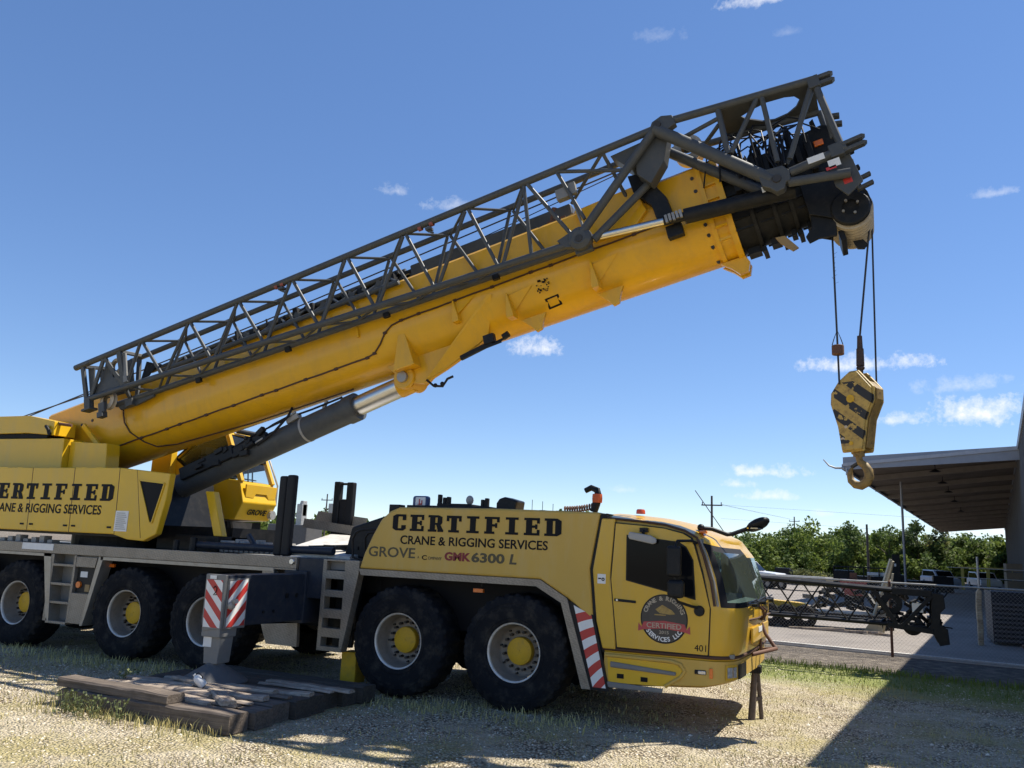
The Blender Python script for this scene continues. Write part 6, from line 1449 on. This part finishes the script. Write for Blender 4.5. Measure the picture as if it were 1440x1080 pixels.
for x in (10.6, 12.6, 14.6): yr.box(x, x + .12, 75.5, 75.62, .05, 1.95); yr.box(x, x + .12, 74.3, 75.4, 1.97, 2.08)
yro = yr.build('pipe_rack', mat('yellow rack paint', (.50, .42, .10), .6), None); tag(yro, 'low yellow steel rack at the far end of the yard', 'rack')
pc_ = MB()
for k in range(5): pc_.box(10.2, 11.5, 41.0 + .1 * (k % 2), 42.2, .06 + .46 * k, .48 + .46 * k)
pco = pc_.build('crate_stack', mat('cardboard brown', (.20, .16, .11), .8), None, bevel=.01); tag(pco, 'tall stack of brown crates against the building wall', 'crate stack')

# ================================================================== building with its canopy
D_ = Vector((.108, 1, 0)).normalized(); N_ = Vector((1, -.108, 0)).normalized()
W0 = Vector((6.74, 1.41, 0))
def wp(a, n_, z): return W0 + D_ * a + N_ * n_ + Vector((0, 0, z))
def corr(name, c, sc=11):
    m = mat(name, c, .8, var=.12, scale=.6, dirt=(.10, .085, .07), dirt_amt=.5, spec=.08)
    nt = m.node_tree; n = nt.nodes; l = nt.links; b = n['Principled BSDF']; tc = n.new('ShaderNodeTexCoord'); wv = n.new('ShaderNodeTexWave'); wv.bands_direction = 'Y'; wv.inputs['Scale'].default_value = sc
    l.new(tc.outputs['Object'], wv.inputs[0]); bp_ = n.new('ShaderNodeBump'); bp_.inputs['Strength'].default_value = 1; bp_.inputs['Distance'].default_value = .06; l.new(wv.outputs[0], bp_.inputs['Height']); l.new(bp_.outputs[0], b.inputs['Normal']); return m
M['cladding'] = corr('blue grey wall cladding', (.135, .14, .15), 1.3)
M['roof_metal'] = corr('canopy roof sheet', (.22, .185, .15), 1.2)
M['fascia'] = mat('grey fascia paint', (.30, .31, .33), .55, var=.08)
bd = MB()
vsb = [wp(a, n_, z) for a, n_ in ((0, 0), (120, 0), (120, 34), (0, 34)) for z in (0.0, 7.45)]
bd.add(vsb, [(0, 1, 3, 2), (2, 3, 5, 4), (4, 5, 7, 6), (6, 7, 1, 0), (1, 7, 5, 3), (0, 2, 4, 6)])
a = .3
while a < 119.5:
    q_ = [wp(a, -.07, 0), wp(a + .10, -.07, 0), wp(a + .14, -.002, 0), wp(a - .04, -.002, 0)]
    bd.add([p + Vector((0, 0, .02)) for p in q_] + [p + Vector((0, 0, 7.3)) for p in q_], [(0, 1, 5, 4), (1, 2, 6, 5), (3, 0, 4, 7), (4, 5, 6, 7)])
    a += .62
n_ = .3
while n_ < 33.5:
    q_ = [wp(-.06, n_, 0), wp(-.06, n_ + .10, 0), wp(-.002, n_ + .14, 0), wp(-.002, n_ - .04, 0)]
    bd.add([p + Vector((0, 0, .02)) for p in q_] + [p + Vector((0, 0, 7.3)) for p in q_], [(0, 1, 5, 4), (1, 2, 6, 5), (3, 0, 4, 7), (4, 5, 6, 7)])
    n_ += .62
bdo = bd.build('warehouse', 'cladding', None); tag(bdo, 'tall grey metal clad warehouse along the right edge with a long open canopy', 'warehouse')
ev = MB(); ev.add([wp(a, n_, z) for a, n_, z in ((-.3, -.12, 7.32), (120.3, -.12, 7.32), (120.3, .3, 7.32), (-.3, .3, 7.32), (-.3, -.12, 7.66), (120.3, -.12, 7.66), (120.3, .3, 7.66), (-.3, .3, 7.66))], [(0, 1, 5, 4), (1, 2, 6, 5), (2, 3, 7, 6), (3, 0, 4, 7), (4, 5, 6, 7), (3, 2, 1, 0)]); ev.build('eave_gutter', 'fascia', bdo)
def slab(mb, a0, a1, n0, n1, z0a, z1a, th):
    P = [wp(a0, n0, z0a), wp(a1, n0, z0a), wp(a1, n1, z1a), wp(a0, n1, z1a)]
    mb.add([p + Vector((0, 0, th)) for p in P] + P, [(0, 1, 2, 3), (7, 6, 5, 4), (0, 4, 5, 1), (1, 5, 6, 2), (2, 6, 7, 3), (3, 7, 4, 0)])
CA0, CA1, CW = 30.5, 112.0, 7.45
cn_ = MB(); slab(cn_, CA0, CA1, -CW, -.02, 6.62, 7.35, .07); cno = cn_.build('canopy_roof', 'roof_metal', bdo)
fs2 = MB(); slab(fs2, CA0 - .06, CA0, -CW - .05, -.02, 6.46, 6.85, .62); slab(fs2, CA0, CA1, -CW - .12, -CW, 6.48, 6.5, .26); fs2.build('canopy_fascia', 'fascia', cno)
lp_ = MB(); slab(lp_, CA0 - .12, CA0 - .06, -CW - .05, -.02, 6.63, 7.3, .16); lp_.build('fascia_trim', mat('pale trim', (.42, .42, .43), .5), cno)
pu2 = MB(); a = CA0 + 5
while a < CA1:
    slab(pu2, a, a + .16, -CW + .05, -.03, 6.32, 7.05, .28); a += 6.6
build_each(pu2, 'canopy_beam', mat('brown grey beam', (.24, .21, .18), .7), cno)
for a in (CA0 + 7.5,): 
    p0 = wp(a, -5.6, 0); MB().tube(p0, p0 + Vector((0, 0, 6.55)), .065, n=12).build('canopy_post', 'fascia', bdo, smooth=50)
for k, a in enumerate((CA0 + 2.5, CA0 + 9, CA0 + 15.5, CA0 + 24, CA0 + 36)):
    p0 = wp(a, -3.6, 6.72); MB().tube(p0, p0 + Vector((0, 0, .25)), .02, n=6).lathe([(.05, .0), (.28, -.12), (.26, -.13), (.03, -.02)], 16, tuple(p0), 'z').build('canopy_lamp', 'black', cno, smooth=50)
br = MB(); p0 = wp(CA0 - .05, -CW, 6.55); br.path([p0, p0 + Vector((-.4, 0, .0)), p0 + Vector((-.7, 0, .12)), p0 + Vector((-.95, -.05, .42))], [.06, .05, .04, .025], 8); br.tube(p0 + Vector((.12, 0, 0)), p0 + Vector((.12, 0, -.35)), .06, n=8); br.build('bent_gutter_end', 'galv', cno, smooth=50)
for a in (33, 46):
    p0 = wp(a, -.03, 0); dm = MB(); dm.add([wp(a, -.05, .05), wp(a + 3, -.05, .05), wp(a + 3, -.05, 3.2), wp(a, -.05, 3.2)], [(0, 1, 2, 3)]); dm.build('dock_door', 'black', bdo)

# ================================================================== trees, poles
def leaf_mat(name, c):
    m = bpy.data.materials.new(name); m.use_nodes = True; n = m.node_tree.nodes; l = m.node_tree.links; b = n['Principled BSDF']; b.inputs['Roughness'].default_value = .65; b.inputs['Specular IOR Level'].default_value = .25
    g = n.new('ShaderNodeNewGeometry'); r = n.new('ShaderNodeValToRGB'); r.color_ramp.elements[0].color = (c[0] * .45, c[1] * .5, c[2] * .5, 1); r.color_ramp.elements[1].color = (c[0] * 1.5, c[1] * 1.4, c[2] * 1.3, 1)
    l.new(g.outputs['Random Per Island'], r.inputs[0])
    nz = n.new('ShaderNodeTexNoise'); nz.inputs['Scale'].default_value = .22; nz.inputs['Detail'].default_value = 3; tc = n.new('ShaderNodeTexCoord'); l.new(tc.outputs['Object'], nz.inputs['Vector'])
    r2 = n.new('ShaderNodeValToRGB'); r2.color_ramp.elements[0].position = .35; r2.color_ramp.elements[1].position = .65; r2.color_ramp.elements[0].color = (.55, .62, .7, 1); r2.color_ramp.elements[1].color = (1.25, 1.15, .9, 1); l.new(nz.outputs[0], r2.inputs[0])
    mx = n.new('ShaderNodeMixRGB'); mx.blend_type = 'MULTIPLY'; mx.inputs[0].default_value = 1; l.new(r.outputs[0], mx.inputs[1]); l.new(r2.outputs[0], mx.inputs[2]); l.new(mx.outputs[0], b.inputs['Base Color'])
    tr = n.new('ShaderNodeBsdfTranslucent'); l.new(mx.outputs[0], tr.inputs[0]); ms = n.new('ShaderNodeMixShader'); ms.inputs[0].default_value = .42; l.new(b.outputs[0], ms.inputs[1]); l.new(tr.outputs[0], ms.inputs[2]); l.new(ms.outputs[0], n['Material Output'].inputs[0])
    return m
M['leaf'] = leaf_mat('scrub foliage', (.155, .22, .05)); M['leaf_dark'] = leaf_mat('dark foliage', (.11, .155, .045)); M['leaf_grey'] = leaf_mat('grey green foliage', (.17, .19, .075))
M['bark'] = mat('bark', (.10, .08, .06), .9, var=.3)
def crown(mb, c, rx, ry, rz, n, ls, rnd):
    lobes = [(Vector((rnd.gauss(0, .45) * rx, rnd.gauss(0, .45) * ry, rnd.gauss(.05, .42) * rz)), rnd.uniform(.25, .5)) for _ in range(11)]
    for k in range(n):
        lc_, lr = lobes[rnd.randrange(len(lobes))]
        d = Vector((rnd.gauss(0, 1), rnd.gauss(0, 1), rnd.gauss(0, 1))).normalized() * (rnd.random() ** .45)
        p = Vector(c) + lc_ + Vector((d.x * lr * rx, d.y * lr * ry, d.z * lr * rz))
        if p.z < .1: p.z = .1 + .3 * rnd.random()
        a = Vector((rnd.gauss(0, 1), rnd.gauss(0, 1), rnd.gauss(0, .8))).normalized(); b_ = a.orthogonal().normalized(); s = ls * rnd.uniform(.5, 1.3)
        b_ = (b_ + a.cross(b_) * rnd.uniform(-1, 1)).normalized()
        mb.add([p - a * s, p + b_ * s * .6, p + a * s, p - b_ * s * .6], [(0, 1, 2, 3)])
rnd = random.Random(12)
tl = MB(); tk = MB()
for k in range(150):
    x = -34 + k * .60 + rnd.uniform(-.8, .8); y = rnd.uniform(119, 136); h = (rnd.uniform(4.8, 5.7) + (1.0 if y > 128 else 0)) * (.86 if x < -9 else 1)
    crown(tl, (x, y, h * .5), rnd.uniform(3.2, 4.8), rnd.uniform(1.8, 2.6), h * .54, 1700, .25, rnd)
for k in range(52):
    x = -34 + k * 1.75; crown(tl, (x, rnd.uniform(137, 141), 3.2), 3.6, 2.0, 3.4 if x > -9 else 2.7, 1100, .30, rnd)
for k in range(34):
    x = -128 + k * 2.8 + rnd.uniform(-1, 1); y = rnd.uniform(104, 122); h = rnd.uniform(4.6, 6.0); crown(tl, (x, y, h * .47), rnd.uniform(2.6, 3.8), 2.5, h * .7, 900, .42, rnd)
for k in range(34):
    x = -34 + k * 2.6; crown(tl, (x, rnd.uniform(113, 118), 1.2), 2.4, 1.6, 2.0, 600, .26, rnd)
tag(tl.build('woodland', 'leaf', None), 'dense green scrub woodland beyond the yard', 'woodland', kind='stuff')
def tree(loc, h, r, n, ls, m, label, name='tree', trunk=True, seed=1, cz=.62, rzf=.42):
    rn = random.Random(seed); t = empty(name, loc); tag(t, label, 'tree')
    if trunk:
        b_ = MB(); b_.path([(0, 0, 0), (.05, 0, h * .25), (-.04, .03, h * .5), (.05, 0, h * .75)], [.16, .13, .10, .04], 8)
        for q in range(7):
            a = rn.uniform(0, 6.28); z0 = h * rn.uniform(.3, .6); b_.path([(0, 0, z0), (math.cos(a) * r * .4, math.sin(a) * r * .4, z0 + h * .14), (math.cos(a) * r * .75, math.sin(a) * r * .75, z0 + h * .22)], [.06, .045, .02], 6)
        b_.build('trunk', 'bark', t, smooth=60)
    c_ = MB(); crown(c_, (0, 0, h * cz), r, r, h * rzf, n, ls, rn); c_.build('crown', m, t)
    return t
tree((.3, 116, 0), 7.0, 2.6, 2600, .24, 'leaf', 'taller green tree rising above the woodland near its middle', seed=3)
tree((8.6, 118, 0), 7.5, 2.6, 2000, .26, 'leaf_dark', 'dark tree with an open crown beside the canopy end', seed=5)
tree((11.3, 119, 0), 7.2, 1.8, 700, .30, 'leaf_grey', 'sparse grey green tree just right of the dark tree', seed=6)
tree((15.5, 117, 0), 5.6, 2.4, 1700, .24, 'leaf', 'low bright green tree under the far end of the canopy', seed=7)
tree((5.0, 117, 0), 6.7, 2.4, 2000, .24, 'leaf', 'rounded green tree left of the dark tree', seed=8)
tree((-1.2, 60, 0), 1.5, 1.5, 1600, .10, 'leaf_grey', 'low rounded grey green bush right of the white pickup', name='bush', trunk=False, seed=9, cz=.5, rzf=.5)
M['pole_wood'] = mat('utility pole wood', (.09, .075, .065), .85, var=.2)
def pole(loc, h, label, arm=True, guy=None, r=.13):
    p_ = empty('utility_pole', loc); tag(p_, label, 'utility pole', 'utility poles in the distance')
    MB().tube((0, 0, 0), (0, 0, h), r * 1.2, r * .8, 10).build('pole', 'pole_wood', p_, smooth=50)
    if arm:
        MB().bar((-1.0, 0, h - .9), (1.0, 0, h - .9), .1, .12).build('crossarm', 'pole_wood', p_)
        for x in (-.9, .9): MB().tube((x, 0, h - .84), (x, 0, h - .6), .05, n=6).build('insulator', 'midgrey', p_)
    if guy: MB().bar((-1.6, 0, h - .4 + .9), (2.4, 0, h - 5.2), .07, .07).build('guy_brace', 'pole_wood', p_)
    return p_
pole((-10.75, 70, 0), 7.75, 'dark utility pole with a slanting brace seen above the cab roof', guy=True, r=.12)
pole((-11.4, 160, 0), 10.3, 'faint far utility pole above the trees right of the cab mirror', r=.14)
pole((3.1, 60, 0), 5.0, 'bare dark pole standing before the trees behind the canopy post', arm=False, r=.10)
pole((-70.7, 90, 0), 8.6, 'thin utility pole seen between the deck posts at left', r=.12)
wr = MB()
for dz in (0, -.05):
    wr.path([(-9.85, 70, 6.95 + dz), (-10.5, 160, 9.5)], .011, 4); 
wr.path([(-9.85, 70, 6.9), (14, 66, 5.6), (60, 60, 6.4)], .009, 4); wr.path([(-9.85, 70, 5.6), (14, 66, 4.4), (60, 60, 5.2)], .009, 4)
tag(wr.build('power_line', 'rope', None), 'thin power lines strung between the far utility poles', 'power line')
# plain light machinery seen beyond the deck at left
lw = empty('white_boom_lift', (-20.0, 20, 0)); tag(lw, 'pale grey lift mast standing beyond the crane deck', 'lift')
MB().box(-.35, -.05, -.2, .2, .05, 3.55).prism([(-.45, 3.0), (-.05, 3.0), (-.05, 3.7), (-.2, 3.7)], -.15, .15).build('mast', 'galv', lw, bevel=.02)
MB().box(-1.6, .6, -.6, .6, .4, 2.6).build('body', 'padgrey', lw, bevel=.05)
MB().box(1.4, 1.8, -.2, .2, 2.6, 3.6).build('stack', 'galv', lw, bevel=.02)
MB().box(-1.6, 2.0, -.55, .55, .05, .45).build('base', 'black', lw)
